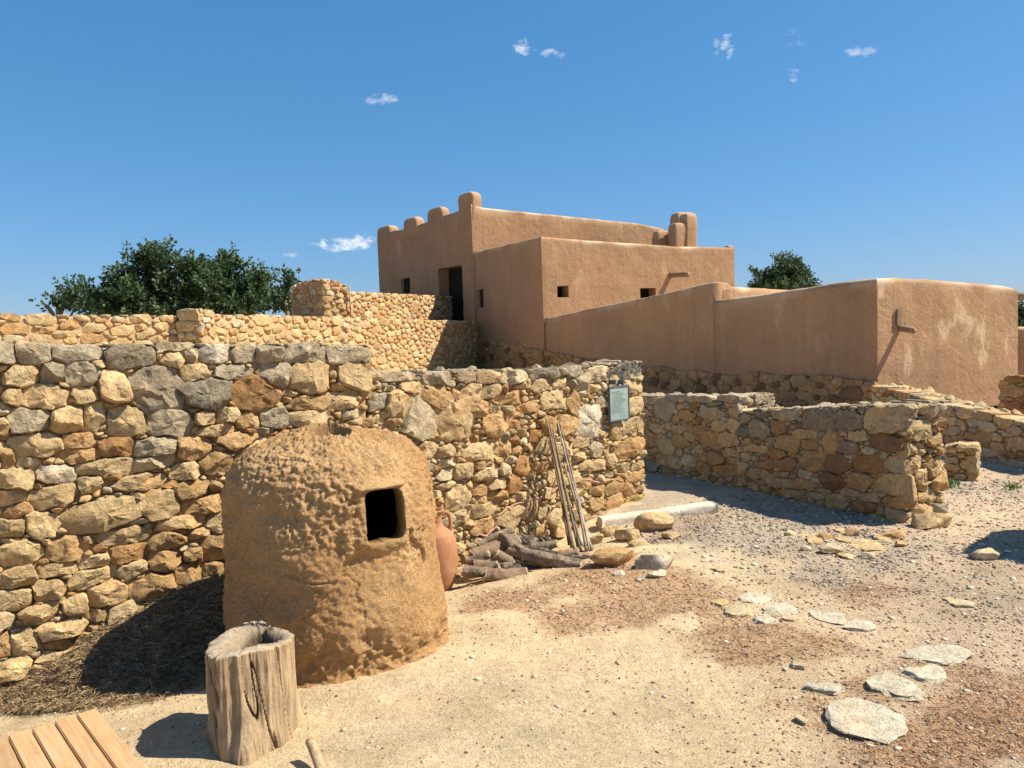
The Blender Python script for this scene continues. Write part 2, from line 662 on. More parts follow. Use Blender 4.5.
def zones(x, y):
    P = np.stack([x, y, np.zeros_like(x)], -1)
    wx = x + 0.22 * fbm(P * 1.7, 4, 21)
    wy = y + 0.22 * fbm(P * 1.7 + 40, 4, 22)
    out = {'red': 0 * x, 'grey': 0 * x, 'pale': 0 * x}
    for cx, cy, rx, ry, an, k, s in BL:
        dx, dy = wx - cx, wy - cy
        l = (dx * math.sin(an) + dy * math.cos(an)) / ry
        t = (dx * math.cos(an) - dy * math.sin(an)) / rx
        out[k] = np.maximum(out[k], s * np.exp(-0.9 * (l * l + t * t)))
    n = fbm(P * 4.5, 4, 31)
    for k in out:
        v_ = out[k] * (1 + 0.7 * n)
        out[k] = np.clip(.45 * v_ + .6 * sstep(.22, .62, v_), 0, 1)
    return out


def build_ground():
    xs = axis(-4.6, 7.2, 0.045, 500)
    ys = axis(1.6, 12.0, 0.045, 500)
    X, Y = np.meshgrid(xs, ys)
    x, y = X.ravel(), Y.ravel()
    z = G(x, y) + micro(x, y) * (np.hypot(x, y) < 40)
    zz = zones(x, y)
    c = np.tile(np.array([0.67, 0.51, 0.305]), (len(x), 1))
    P = np.stack([x, y, 0 * x], -1)
    v = (1 + 0.13 * fbm(P * 0.9, 4, 50) + .05 * fbm(P * 5, 3, 51))[:, None]
    c = c * v
    rightness = sstep(0.6, 2.4, x - 0.25 * (y - 3))[:, None]
    c = c * (1 - rightness) + np.array([0.56, 0.42, 0.28]) * rightness * v
    for k, colr in (('pale', (0.64, 0.52, 0.345)), ('red', (0.42, 0.245, 0.135)), ('grey', (0.42, 0.345, 0.255))):
        w = ((0.72 if k == 'red' else 0.85) * zz[k])[:, None]
        c = c * (1 - w) + np.array(colr) * w
    me = mesh('ground', np.stack([x, y, z], -1), grid_faces(len(xs), len(ys)), 'dirt', c)
    tag(link('ground', me), kind='structure')


build_ground()

# ------------------------------------------------------------------ rubble masonry
TINT = {'t': (0.725, 0.515, 0.262), 'o': (0.64, 0.40, 0.178), 'O': (0.54, 0.30, 0.12), 'g': (0.60, 0.485, 0.315), 'd': (0.42, 0.34, 0.225),
        'D': (0.15, 0.135, 0.11), 'w': (0.72, 0.57, 0.345), 'W': (0.74, 0.645, 0.47), 'y': (0.56, 0.40, 0.12), 'b': (0.33, 0.19, 0.085)}
LICH = {'t': .12, 'o': .1, 'O': .08, 'g': .25, 'd': .5, 'D': .9, 'w': .1, 'W': .2, 'y': .05, 'b': .2}
PAL_WARM = 'tttttootwtoOtogw'
PAL_PALE = 'ttttttwwottogtO'
PAL_SHADE_LIFT = 'wttotwtoOtwg'  # paler stones: shaded walls are lifted through the stone colour


def rock_mesh(w, d, h, seed, flat=False, sub=3, ang=.55):
    rs = np.random.RandomState(seed)
    bm = bmesh.new()
    bmesh.ops.create_icosphere(bm, subdivisions=sub, radius=1)
    V = np.array([v.co[:] for v in bm.verts])
    Fs = [tuple(v.index for v in f.verts) for f in bm.faces]
    bm.free()
    # planar cuts
    for _ in range(14 if not flat else 9):
        g = rs.normal(0, 1, 3)
        if flat:
            g[2] *= .25
        g /= np.linalg.norm(g)
        lim = rs.uniform(.50, .82)
        dd = V @ g
        V = V - np.where(dd > lim, dd - lim, 0)[:, None] * g * .92
    if flat:
        V[:, 2] = np.clip(V[:, 2], -1, .45) + .08 * fbm(V * 2 + seed, 2, seed % 50)
    V = V * (1 + (.17 if flat else .10) * fbm(V * (2.6 if flat else 1.7) + seed, 3, 7)[:, None])
    V = V + .045 * np.stack([fbm(V * 4 + seed + k * 9, 3, k) for k in range(3)], -1)
    V = V * np.array([w / 2, d / 2, h / 2]) * 1.12
    return V, Fs



def superd(dx, dy, s):
    c, n = math.cos(s[4]), math.sin(s[4])
    x = (dx * c + dy * n) / s[2]
    y = (-dx * n + dy * c) / s[3]
    return (np.abs(x) ** s[5] + np.abs(y) ** s[5]) ** (1 / s[5])


def scatter_sites(given, length, top, bot, classes, rs):
    """given: (u,v,a,b,code) ; classes: (a_lo,a_hi,aspect_lo,aspect_hi,tries)"""
    S = [list(g[:4]) + [rs.normal(0, .07), rs.uniform(2.6, 4.6), g[4]] for g in given]
    A = np.array([[s[0], s[1], s[2], s[3]] for s in S]).reshape(-1, 4)
    for (alo, ahi, rlo, rhi, tries) in classes:
        for _ in range(tries):
            a = rs.uniform(alo, ahi)
            b = a * rs.uniform(rlo, rhi)
            u = rs.uniform(0.3 * a, length - 0.3 * a)
            t, bo = top(u), bot(u)
            if t - bo < b * 1.2:
                continue
            v = rs.uniform(bo, t - 0.75 * b)
            if rs.rand() < 0.12:
                v = t - 0.9 * b
            if len(A):
                q = ((A[:, 0] - u) / (A[:, 2] + a)) ** 2 + ((A[:, 1] - v) / (A[:, 3] + b)) ** 2
                if q.min() < 0.80:
                    continue
            S.append([u, v, a, b, rs.normal(0, .16), rs.uniform(2.2, 4.6), None])
            A = np.vstack([A, [u, v, a, b]])
    return S


def polygonise(x, y, tol):
    """straighten an outline between its main corners (broken stone has straight edges)"""
    K = len(x)
    P = np.stack([x, y], -1)
    i0 = int(np.argmax(x * x + y * y))
    P = np.roll(P, -i0, 0)
    keep = {0}
    far = int(np.argmax(((P - P[0]) ** 2).sum(1)))
    keep.add(far)
    stack = [(0, far), (far, K)]
    while stack:
        a, b = stack.pop()
        if b - a < 2:
            continue
        A, B = P[a], P[b % K]
        d = B - A
        l = np.hypot(*d) + 1e-9
        dist = np.abs((P[a + 1:b, 0] - A[0]) * d[1] - (P[a + 1:b, 1] - A[1]) * d[0]) / l
        m = int(np.argmax(dist))
        if dist[m] > tol:
            m = a + 1 + m
            keep.add(m)
            stack += [(a, m), (m, b)]
    ks = sorted(keep) + [K]
    Q = P.copy()
    for a, b in zip(ks[:-1], ks[1:]):
        A, B = P[a], P[b % K]
        for j in range(a, b):
            Q[j] = 0.2 * P[j] + 0.8 * (A + (B - A) * (j - a) / (b - a))
    Q = np.roll(Q, i0, 0)
    return Q[:, 0], Q[:, 1]


def outlines(S, length, top, bot, rs, K=22, joint=0.005, grow=1.75, over=0.014):
    th = np.linspace(0, 2 * math.pi, K, endpoint=False)
    cs, sn = np.cos(th), np.sin(th)
    C = np.array([[s[0], s[1]] for s in S])
    res = []
    rr = np.linspace(0.35, grow, 36)
    us = np.linspace(-0.2, length + 0.2, 120)
    tops = np.array([top(min(max(u, 0), length)) for u in us])
    bots = np.array([bot(min(max(u, 0), length)) for u in us])
    for i, s in enumerate(S):
        d1 = superd(cs, sn, s)
        r0 = 1 / d1
        rad = r0[:, None] * rr[None]
        U = s[0] + cs[:, None] * rad
        V = s[1] + sn[:, None] * rad
        # warp so that the outlines are not smooth
        wob = 0.10 * vnoise(np.stack([U * 9 / max(s[2] * 8, .3), V * 9 / max(s[2] * 8, .3), 0 * U + i * 3.1], -1), 5)
        mine = (rr[None] * (1 + wob) - 1) * math.sqrt(s[2] * s[3])
        bad = np.zeros_like(U, bool)
        dist = np.hypot(C[:, 0] - s[0], C[:, 1] - s[1])
        near = np.argsort(dist)[1:19]
        for j in near:
            bad |= (superd(U - C[j, 0], V - C[j, 1], S[j]) - 1) * math.sqrt(S[j][2] * S[j][3]) < mine
        jit = rs.uniform(-over, over)
        bad |= V > np.interp(U, us, tops) + jit
        bad |= V < np.interp(U, us, bots) - 0.03
        bad |= (U < -over + jit) | (U > length + over + jit)
        first = np.where(bad.any(1), bad.argmax(1), len(rr) - 1)
        r = rad[np.arange(K), first]
        r = np.maximum(r - joint, 0.25 * r)
        # limit spikes
        r = r * (1 + 0.05 * rs.normal(0, 1, K))
        for _ in range(2):
            m_ = 0.5 * (np.roll(r, 1) + np.roll(r, -1))
            r = np.where(r > 1.45 * m_, 1.35 * m_, r)
            r = 0.9 * r + 0.1 * m_
        res.append(polygonise(cs * r, sn * r, 0.10 * r.mean()))
    return res


def stone_mesh(ou, ov, depth, back, seed, lowpoly=False, uf=None):
    """stone from an outline in wall axes (u, n, v): returns V (local u, n outwards, v) and faces"""
    K = len(ou)
    size = 0.5 * (np.hypot(ou, ov).mean() + np.hypot(ou, ov).min())
    rs = np.random.RandomState(seed)
    if lowpoly:
        rings = [(0.9, -back), (1.0, -0.2 * depth), (0.93, 0.8 * depth), (0.55, depth)]
    else:
        rings = [(0.86, -back), (0.97, -0.5 * back), (1.0, -0.35 * depth), (0.995, 0.4 * depth), (0.955, 0.86 * depth), (0.86, depth), (0.66, depth), (0.44, depth), (0.21, depth)]
    V = []
    # chiselled facets: the face is the lower envelope of a few tilted planes
    pl = [(rs.uniform(.75, 1.1), *(rs.normal(0, 0.34, 2))) for _ in range(2)]
    for _ in range(3):
        an = rs.uniform(0, 2 * math.pi)
        g = rs.uniform(0.35, 1.0)
        pl.append((rs.uniform(0.95, 1.45), g * math.cos(an), g * math.sin(an)))
    for sc, dn in rings:
        u, v = ou * sc, ov * sc
        n = np.full(K, dn)
        if dn > 0:
            env = np.min([c + (gx * u + gy * v) / max(size, .02) for c, gx, gy in pl], axis=0)
            n = n * np.clip(env, 0.1, 1.6)
        V.append(np.stack([u, n, v], -1))
    c0 = min(p[0] for p in pl) * depth
    V = np.vstack(V + [np.array([[0, c0, 0]])])
    off = rs.uniform(0, 100, 3)
    f = 1.1 / max(size, 0.02)
    amp = 0.10 * size
    D = np.stack([fbm(V * f * 1.3 + off + k * 31, 4, 60 + k, .65) for k in range(3)], -1)
    w = np.ones(len(V))
    w[:K] = 0.3
    if not lowpoly:
        D = D + 0.45 * np.stack([fbm(V * f * 5 + off + k * 13, 2, 90 + k, .6) for k in range(3)], -1)
    V = V + D * amp * w[:, None] * np.array([1, .95, 1])
    nr = len(rings)
    Fs = [tuple(q) for q in grid_faces(K, nr, True)]
    c = len(V) - 1
    o = (nr - 1) * K
    Fs += [(o + k, o + (k + 1) % K, c) for k in range(K)]
    if back > 0.2:
        Fs.append(tuple(range(K - 1, -1, -1)))
    return V, Fs


def stone_face(root, o, u, n, length, top, bot, given_px=(), classes=(), depth=0.05, thick=0.4, pal=PAL_WARM, seed=1, joint=0.005,
               capgrey=0.0, capdepth=0.18, minpx=9, cap_back=True, limit=300, lowpoly=False, count=None, dim=1.0, K=28, name='stone', shadefrom=None):
    """one face of a rubble wall. o: xy of the face's start, u along, n outwards (2D). top/bot: world z as functions of u"""
    rs = np.random.RandomState(seed)
    given = []
    for (px, py, w, h, code) in given_px:
        p = on_wall(px, py, o, n)
        p2 = on_wall(px + w / 2, py, o, n)
        p3 = on_wall(px, py - h / 2, o, n)
        uu = (p.x - o[0]) * u[0] + (p.y - o[1]) * u[1]
        a = max((Vector((p2.x - p.x, p2.y - p.y))).length, .015)
        if -a * .6 < uu < length + a * .6:
            given.append((uu, p.z, a, max(abs(p3.z - p.z), .012), code))
    S = scatter_sites(given, length, top, bot, classes, rs)
    OL = outlines(S, length, top, bot, rs, K=K, joint=joint)
    fill, cand = [], []
    for i, (s, (ou, ov)) in enumerate(zip(S, OL)):
        if ou.max() - ou.min() < 0.012 or ov.max() - ov.min() < 0.010:
            continue
        t = top(min(max(s[0], 0), length))
        iscap = s[1] + ov.max() > t - 0.045
        code = s[6] or pal[rs.randint(len(pal))]
        under = t - s[1]
        if s[6] is None and rs.rand() < capgrey * math.exp(-(under / capdepth) ** 2):
            code = 'gggdwd'[rs.randint(6)]
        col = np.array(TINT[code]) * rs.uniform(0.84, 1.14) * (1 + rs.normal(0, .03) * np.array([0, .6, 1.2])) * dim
        li = LICH[code] + capgrey * 0.3 * math.exp(-(under / capdepth) ** 2)
        size = min(s[2], s[3])
        dp = depth * rs.uniform(0.65, 1.3) * min(1, 0.35 + size / 0.07)
        back = min(thick - 0.03, rs.uniform(.16, .26)) if (iscap and cap_back) else 0.07
        wx = o[0] + s[0] * u[0]
        wy = o[1] + s[0] * u[1]
        px = proj((wx, wy, s[1]))
        foresh = max(0.15, abs(Vector(n).dot(Vector((wx, wy)).normalized())))
        wpx = (ou.max() - ou.min()) * F / max(px[2], 1) * foresh
        hpx = (ov.max() - ov.min()) * F / max(px[2], 1)
        V, Fs = stone_mesh(ou, ov, dp, back, seed * 1000 + i, lowpoly or wpx * hpx < 70)
        world = np.stack([V[:, 0] * u[0] + V[:, 1] * n[0], V[:, 0] * u[1] + V[:, 1] * n[1], V[:, 2]], -1)
        if u[0] * n[1] - u[1] * n[0] > 0:
            Fs = [f[::-1] for f in Fs]
        tint = (*col, min(li, 1))
        inframe = -20 < px[0] < W + 20
        cand.append((wpx * hpx if (inframe and wpx + hpx > 2 * minpx) else 0, world, Fs, tint, (wx, wy, s[1])))
    cand.sort(key=lambda c: -c[0])
    for k, (sz, world, Fs, tint, loc) in enumerate(cand):
        if sz > 0 and k < limit:
            me = mesh(name, world, Fs, 'limestone', tint)
            me.set_sharp_from_angle(angle=R(24))
            link(name, me, root, Vector(loc) - root.location)
        else:
            fill.append((world + np.array(loc) - np.array(root.location), Fs, tint))
    if fill:
        V, Fs, T = merge(fill)
        tag(link('chink_stones', mesh('chink_stones', V, Fs, 'limestone', T), root), kind='stuff')


def top_row(root, o, u, n, length, top, thick, seed, codes='gggwtd', start=.2, size=(.1, .24), lich=.5):
    """the stones of the wall's top surface behind the face"""
    rs = np.random.RandomState(seed)
    x = 0.0
    while x < length - .05:
        w = rs.uniform(*size)
        d = thick - start
        k = 1 if rs.rand() < .6 else 2
        for q in range(k):
            dd = d / k
            dep = start + dd * (q + .5)
            h = rs.uniform(.14, .2)
            V, Fs = rock_mesh(w * 1.12, dd * 1.18, h, seed * 100 + int(x * 1000) + q, sub=2)
            uu = min(x + w / 2, length - .03)
            z = top(uu) - h * .42 + rs.uniform(-.015, .008)
            c = np.array([o[0] + uu * u[0] - dep * n[0], o[1] + uu * u[1] - dep * n[1], z])
            W_ = np.stack([V[:, 0] * u[0] - V[:, 1] * n[0], V[:, 0] * u[1] - V[:, 1] * n[1], V[:, 2]], -1)
            code = codes[rs.randint(len(codes))]
            me = mesh('stone', W_, Fs, 'limestone', (*(np.array(TINT[code]) * rs.uniform(.9, 1.1)), min(1, LICH[code] * lich * 2)))
            me.set_sharp_from_angle(angle=R(32))
            link('stone', me, root, Vector(c) - root.location)
        x += w


def wall_core(root, o, u, n, length, top, bot, thick, mat='mud_mortar', recess=0.022, inset=0.03, name='mortar_core', drop=0.05, step=0.05):
    nu = max(int(length / step), 4)
    uu = np.linspace(inset, length - inset, nu)
    rows = []
    T = np.array([top(x) - drop for x in uu])
    B = np.array([bot(x) - 0.35 for x in uu])
    nv = 34
    prof = [(B + (T - B) * k / nv, 0 * uu - recess) for k in range(nv + 1)] + [(T + .005, 0 * uu - recess - .06), (T + .01, 0 * uu - thick / 2), (T, 0 * uu - thick + recess), (B, 0 * uu - thick + recess)]
    V = []
    for z, d in prof:
        x = o[0] + uu * u[0] + d * n[0]
        y = o[1] + uu * u[1] + d * n[1]
        V.append(np.stack([x, y, z], -1))
    V = np.vstack(V)
    nz = fbm(V * 9, 3, 77)
    V[:, 0] += n[0] * nz * 0.012
    V[:, 1] += n[1] * nz * 0.012
    nr = len(prof)
    Fs = grid_faces(nu, nr)
    Fs = [tuple(f) for f in Fs]
    Fs.append(tuple(j * nu for j in range(nr)))
    Fs.append(tuple(j * nu + nu - 1 for j in range(nr - 1, -1, -1)))
    V = V - np.array(root.location)
    link(name, mesh(name, V, Fs, mat, None), root)


def unit(a, b):
    d = Vector((b[0] - a[0], b[1] - a[1]))
    return (d.normalized().x, d.normalized().y), d.length


def pix_top(pts, o, u, n):
    """profile of z against u from pixels on the wall's plane"""
    us, zs = [], []
    for px, py in pts:
        p = on_wall(px, py, o, n)
        us.append((p.x - o[0]) * u[0] + (p.y - o[1]) * u[1])
        zs.append(p.z)
    return lambda x: float(np.interp(x, us, zs))


GIV1 = [(5, 353, 18, 22, 'g'), (34, 352, 32, 22, 'g'), (78, 351, 48, 19, 'g'), (130, 356, 50, 25, 'd'), (176, 346, 40, 9, 'w'), (215, 352, 30, 20, 'W'), (243, 354, 24, 20, 'g'),
        (268, 353, 26, 18, 'g'), (305, 353, 42, 20, 'g'), (347, 353, 42, 18, 'g'), (21, 376, 34, 21, 't'), (53, 373, 24, 20, 'd'), (81, 374, 35, 22, 'g'), (114, 386, 28, 32, 't'),
        (156, 388, 50, 46, 'd'), (172, 361, 20, 14, 't'), (195, 372, 25, 14, 't'), (208, 394, 40, 27, 'd'), (255, 395, 46, 34, 'O'), (309, 378, 40, 32, 't'), (354, 375, 34, 26, 't'),
        (307, 403, 36, 14, 'o'), (309, 418, 38, 14, 't'), (274, 418, 27, 20, 'g'), (248, 420, 24, 17, 'o'), (230, 371, 34, 14, 'g'), (275, 375, 30, 24, 'g'), (340, 400, 30, 18, 't'),
        (14, 396, 17, 16, 't'), (45, 398, 45, 27, 't'), (86, 396, 22, 18, 't'), (94, 414, 22, 28, 't'), (31, 419, 40, 23, 'g'), (66, 419, 32, 28, 't'), (125, 421, 38, 30, 't'),
        (171, 423, 44, 26, 'g'), (205, 418, 20, 14, 't'), (227, 414, 24, 13, 't'), (35, 446, 52, 25, 't'), (80, 440, 32, 15, 'o'), (116, 446, 35, 20, 'O'), (81, 456, 37, 14, 'o'),
        (154, 446, 38, 19, 'g'), (195, 447, 30, 20, 'o'), (215, 430, 38, 12, 't'), (236, 440, 38, 15, 'o'), (8, 455, 17, 20, 'o'), (28, 460, 22, 15, 'w'), (56, 473, 34, 18, 'W'),
        (15, 478, 36, 19, 't'), (103, 467, 55, 17, 't'), (152, 462, 36, 15, 'w'), (217, 463, 25, 22, 'o'), (185, 472, 30, 15, 't'), (140, 482, 55, 15, 't'), (88, 484, 20, 20, 't'),
        (55, 497, 50, 22, 't'), (192, 488, 35, 18, 'o'), (11, 496, 25, 15, 't'), (103, 513, 80, 30, 't'), (160, 505, 32, 28, 't'), (42, 524, 30, 28, 't'), (8, 528, 28, 18, 't'),
        (125, 536, 52, 16, 't'), (180, 521, 46, 13, 't'), (202, 505, 42, 15, 'o'), (127, 553, 38, 14, 'O'), (166, 540, 30, 17, 'o'), (166, 559, 33, 21, 'o'), (192, 554, 20, 14, 'o'),
        (188, 573, 28, 21, 'o'), (216, 547, 28, 28, 'o'), (213, 571, 24, 21, 'o'), (21, 552, 46, 22, 't'), (66, 550, 38, 20, 'o'), (94, 561, 32, 13, 't'), (58, 569, 40, 14, 't'),
        (91, 577, 42, 18, 't'), (18, 577, 38, 18, 't'), (14, 599, 36, 20, 't'), (49, 589, 31, 20, 't'), (107, 593, 38, 28, 't'), (152, 585, 48, 20, 'o'), (40, 612, 38, 18, 't'),
        (75, 604, 24, 20, 't'), (61, 628, 50, 17, 't'), (124, 611, 32, 17, 't'), (23, 642, 30, 22, 't'), (3, 645, 16, 24, 'o'), (14, 667, 32, 20, 't')]


def build_wall1():
    a, b = (-3.5, 3.467), W1B
    u, L = unit(a, b)
    n = (u[1], -u[0])
    root = thing('stone_wall', (a[0], a[1], 0), 'tall rough stone wall with grey capstones behind the clay oven', 'wall', None)
    top = pix_top([(-250, 343), (0, 343), (150, 343), (250, 343), (366, 344)], a, u, n)
    bot = lambda x: Gf(a[0] + u[0] * x, a[1] + u[1] * x) - 0.05
    wall_core(root, a, u, n, L, top, bot, 0.5, recess=0.008)
    stone_face(root, a, u, n, L, top, bot, GIV1, [(.09, .15, .4, .7, 120), (.06, .1, .4, .75, 500), (.035, .06, .4, .8, 1100), (.018, .032, .35, .8, 1800)], depth=0.06, thick=0.5,
               seed=11, joint=0.003, capgrey=0.75, capdepth=0.22)
    top_row(root, a, u, n, L, top, .5, 13)
    # end face towards the lower wall
    o2 = b
    stone_face(root, o2, (-n[0], -n[1]), u, 0.5, lambda x: top(L), lambda x: top(L) - 0.35, (), [(.07, .1, .5, .7, 60), (.04, .06, .5, .9, 100), (.02, .03, .5, .9, 200)], depth=0.03, seed=12, cap_back=False, capgrey=.6)
    return root


build_wall1()

C4 = [(115, 105, 120, 36, 'g'), (225, 108, 95, 36, 'g'), (310, 106, 60, 36, 'g'), (375, 108, 65, 38, 't'), (455, 107, 80, 42, 'w'), (545, 97, 85, 30, 'd'), (632, 95, 50, 40, 'g'),
      (700, 100, 75, 50, 'w'), (785, 90, 84, 50, 'D'), (145, 140, 60, 34, 't'), (88, 143, 28, 20, 'w'), (105, 185, 75, 75, 't'), (170, 235, 100, 120, 'w'), (225, 170, 85, 65, 'o'),
      (280, 245, 100, 110, 't'), (320, 155, 60, 45, 't'), (380, 153, 65, 40, 't'), (345, 205, 55, 50, 'o'), (440, 172, 65, 35, 'o'), (530, 135, 50, 40, 't'), (590, 128, 40, 35, 't'),
      (570, 178, 80, 60, 't'), (490, 200, 60, 30, 'o'), (395, 250, 75, 75, 'o'), (630, 190, 40, 60, 'o'), (675, 240, 80, 100, 'W'), (605, 250, 50, 60, 'o'), (690, 140, 35, 30, 't'),
      (806, 140, 50, 40, 't'), (806, 195, 50, 50, 't'), (806, 250, 55, 46, 't'), (796, 318, 75, 60, 'o'), (755, 265, 45, 60, 't'), (822, 370, 50, 26, 't'), (775, 375, 40, 26, 't'),
      (815, 402, 65, 28, 'o'), (750, 430, 45, 40, 'o'), (790, 438, 30, 40, 'o'), (828, 438, 40, 25, 'o'), (755, 475, 50, 45, 'o'), (812, 472, 66, 26, 'y'), (805, 500, 75, 24, 't'),
      (705, 518, 105, 28, 't'), (700, 480, 55, 40, 'o'), (195, 325, 60, 50, 't'), (250, 328, 60, 36, 't'), (348, 328, 100, 50, 't'), (425, 320, 45, 40, 'o'), (255, 362, 55, 26, 'w'),
      (250, 397, 60, 32, 'w'), (305, 385, 55, 50, 't'), (370, 395, 70, 45, 't'), (425, 382, 30, 32, 'w'), (480, 370, 50, 58, 'O'), (290, 463, 75, 65, 't'), (247, 428, 45, 20, 't'),
      (350, 437, 45, 40, 'o'), (405, 422, 60, 32, 't'), (405, 460, 45, 36, 'o'), (365, 500, 75, 42, 't'), (300, 520, 50, 40, 't'), (440, 520, 70, 65, 't'), (360, 550, 65, 50, 'o'),
      (445, 580, 65, 45, 't'), (540, 510, 50, 40, 't'), (500, 500, 45, 70, 'o'), (530, 375, 45, 35, 'o'), (650, 300, 45, 30, 't'), (600, 320, 50, 40, 't'), (650, 345, 40, 25, 't'),
      (660, 372, 40, 28, 't'), (700, 365, 40, 30, 't'), (620, 405, 45, 40, 't'), (660, 425, 40, 35, 'o'), (575, 520, 40, 50, 't'), (640, 510, 45, 40, 't'), (555, 450, 45, 35, 't')]


def build_wall2():
    a, b = W2A, W2B
    u, L = unit(a, b)
    n = (u[1], -u[0])
    root = thing('stone_wall', (a[0], a[1], 0), 'sunlit stone wall with red marker line, canes and an information panel', 'wall')
    s = 886 / 300
    giv = [(360 + x / s, 340 + y / s, w / s, h / s, c) for (x, y, w, h, c) in C4]
    top = pix_top([(372, 371), (430, 370), (520, 369), (580, 366), (605, 364), (612, 361), (640, 361)], a, u, n)
    bot = lambda x: Gf(a[0] + u[0] * x, a[1] + u[1] * x) - 0.05
    wall_core(root, a, u, n, L, top, bot, 0.45, 'pale_mortar', recess=0.006)
    stone_face(root, a, u, n, L, top, bot, giv, [(.08, .12, .5, .8, 60), (.05, .085, .45, .8, 500), (.03, .05, .4, .85, 1600), (.016, .028, .4, .85, 2200)], depth=0.058, thick=0.45, pal=PAL_PALE,
               seed=21, capgrey=0.7, capdepth=0.16, minpx=8)
    top_row(root, a, u, n, L, top, .45, 23)
    # far end of the wall
    stone_face(root, b, (-n[0], -n[1]), u, 0.45, lambda x: top(L), lambda x: bot(L), (), [(.1, .16, .45, .7, 100), (.05, .08, .5, .9, 200), (.02, .035, .5, .9, 300)], depth=0.035, seed=22, cap_back=False, pal=PAL_PALE, capgrey=.6)
    # the red line that divides old masonry from rebuilt
    pts = [(475, 533), (484, 535), (494, 527), (498, 514), (510, 506), (521, 501), (530, 499), (540, 496), (549, 493), (560, 482), (572, 480), (584, 479), (592, 480), (598, 484), (606, 480), (614, 479), (621, 481)]
    pp = []
    for px, py in pts:
        p = on_wall(px, py, a, n)
        pp.append(np.array([p.x + n[0] * .024, p.y + n[1] * .024, p.z]))
    pp = np.array(pp)
    t = np.linspace(0, len(pp) - 1, 90)
    pp = np.stack([np.interp(t, np.arange(len(pp)), pp[:, k]) for k in range(3)], -1)
    pp += 0.010 * np.stack([fbm(pp * 11 + k * 9, 3, 5 + k) for k in range(3)], -1)
    V, Fs = tube(pp, 0.0085 * (1 + 0.5 * vnoise(pp * 30, 4)), 6)
    link('marker_line', mesh('marker_line', V - np.array(root.location), Fs, 'red_paint'), root)
    return root


def tube(P, r, seg=8, cap=True):
    P = np.asarray(P, float)
    n = len(P)
    r = np.broadcast_to(np.asarray(r, float), (n,))
    T = np.gradient(P, axis=0)
    T /= np.linalg.norm(T, axis=1)[:, None] + 1e-9
    up = np.array([0, 0, 1.0]) if abs(T[0][2]) < .9 else np.array([1.0, 0, 0])
    V = []
    A = np.cross(T[0], up)
    for i in range(n):
        A = A - T[i] * A.dot(T[i])
        A /= np.linalg.norm(A) + 1e-9
        B = np.cross(T[i], A)
        th = np.linspace(0, 2 * math.pi, seg, endpoint=False)
        V.append(P[i] + r[i] * (np.cos(th)[:, None] * A + np.sin(th)[:, None] * B))
    V = np.vstack(V)
    Fs = [tuple(f) for f in grid_faces(seg, n, True)]
    if cap:
        Fs.append(tuple(range(seg - 1, -1, -1)))
        Fs.append(tuple((n - 1) * seg + k for k in range(seg)))
    return V, Fs


wall2 = build_wall2()

C6 = [(88, 125, 55, 60, 'g'), (150, 145, 40, 30, 'o'), (205, 135, 60, 30, 'g'), (48, 205, 45, 45, 'o'), (95, 225, 45, 45, 't'), (205, 205, 50, 40, 'o'), (255, 205, 50, 40, 't'),
      (272, 172, 40, 32, 't'), (230, 172, 40, 30, 't'), (85, 258, 40, 35, 'o'), (120, 268, 35, 30, 't'), (215, 255, 70, 35, 'o'), (190, 282, 40, 30, 'o'), (170, 180, 80, 22, 'o'),
      (130, 210, 40, 35, 'o'), (125, 180, 30, 25, 't'), (50, 100, 60, 30, 'g'), (115, 98, 60, 24, 'g'), (180, 97, 80, 25, 'g'), (255, 95, 70, 25, 'g'), (335, 180, 55, 50, 'g'), (385, 175, 45, 40, 'o'),
      (400, 140, 70, 40, 'g'), (490, 152, 90, 55, 'd'), (565, 157, 80, 60, 'd'), (660, 155, 110, 75, 't'), (415, 215, 55, 45, 'o'), (455, 193, 70, 25, 't'), (468, 220, 50, 30, 'o'),
      (475, 244, 70, 22, 't'), (590, 196, 55, 28, 't'), (520, 215, 40, 50, 'o'), (330, 230, 70, 18, 't'), (385, 245, 50, 30, 'o'), (570, 228, 55, 35, 'd'), (680, 215, 110, 50, 'b'),
      (620, 270, 90, 50, 'O'), (705, 273, 85, 42, 'w'), (540, 270, 65, 50, 'b'), (470, 270, 60, 36, 'o'), (410, 270, 50, 36, 'o'), (685, 322, 115, 55, 't'), (595, 315, 60, 50, 'o'),
      (525, 315, 65, 45, 'b'), (455, 322, 50, 30, 'o'), (398, 322, 65, 26, 't'), (420, 346, 65, 22, 't'), (480, 352, 50, 18, 't'), (535, 368, 65, 40, 't'), (575, 344, 55, 20, 't'),
      (625, 356, 55, 22, 't'), (605, 382, 70, 35, 'O'), (690, 370, 75, 28, 'o'), (705, 405, 90, 36, 't'), (330, 295, 80, 30, 't'), (250, 285, 80, 28, 'o'), (295, 283, 30, 35, 't'), (355, 272, 45, 22, 'o')]


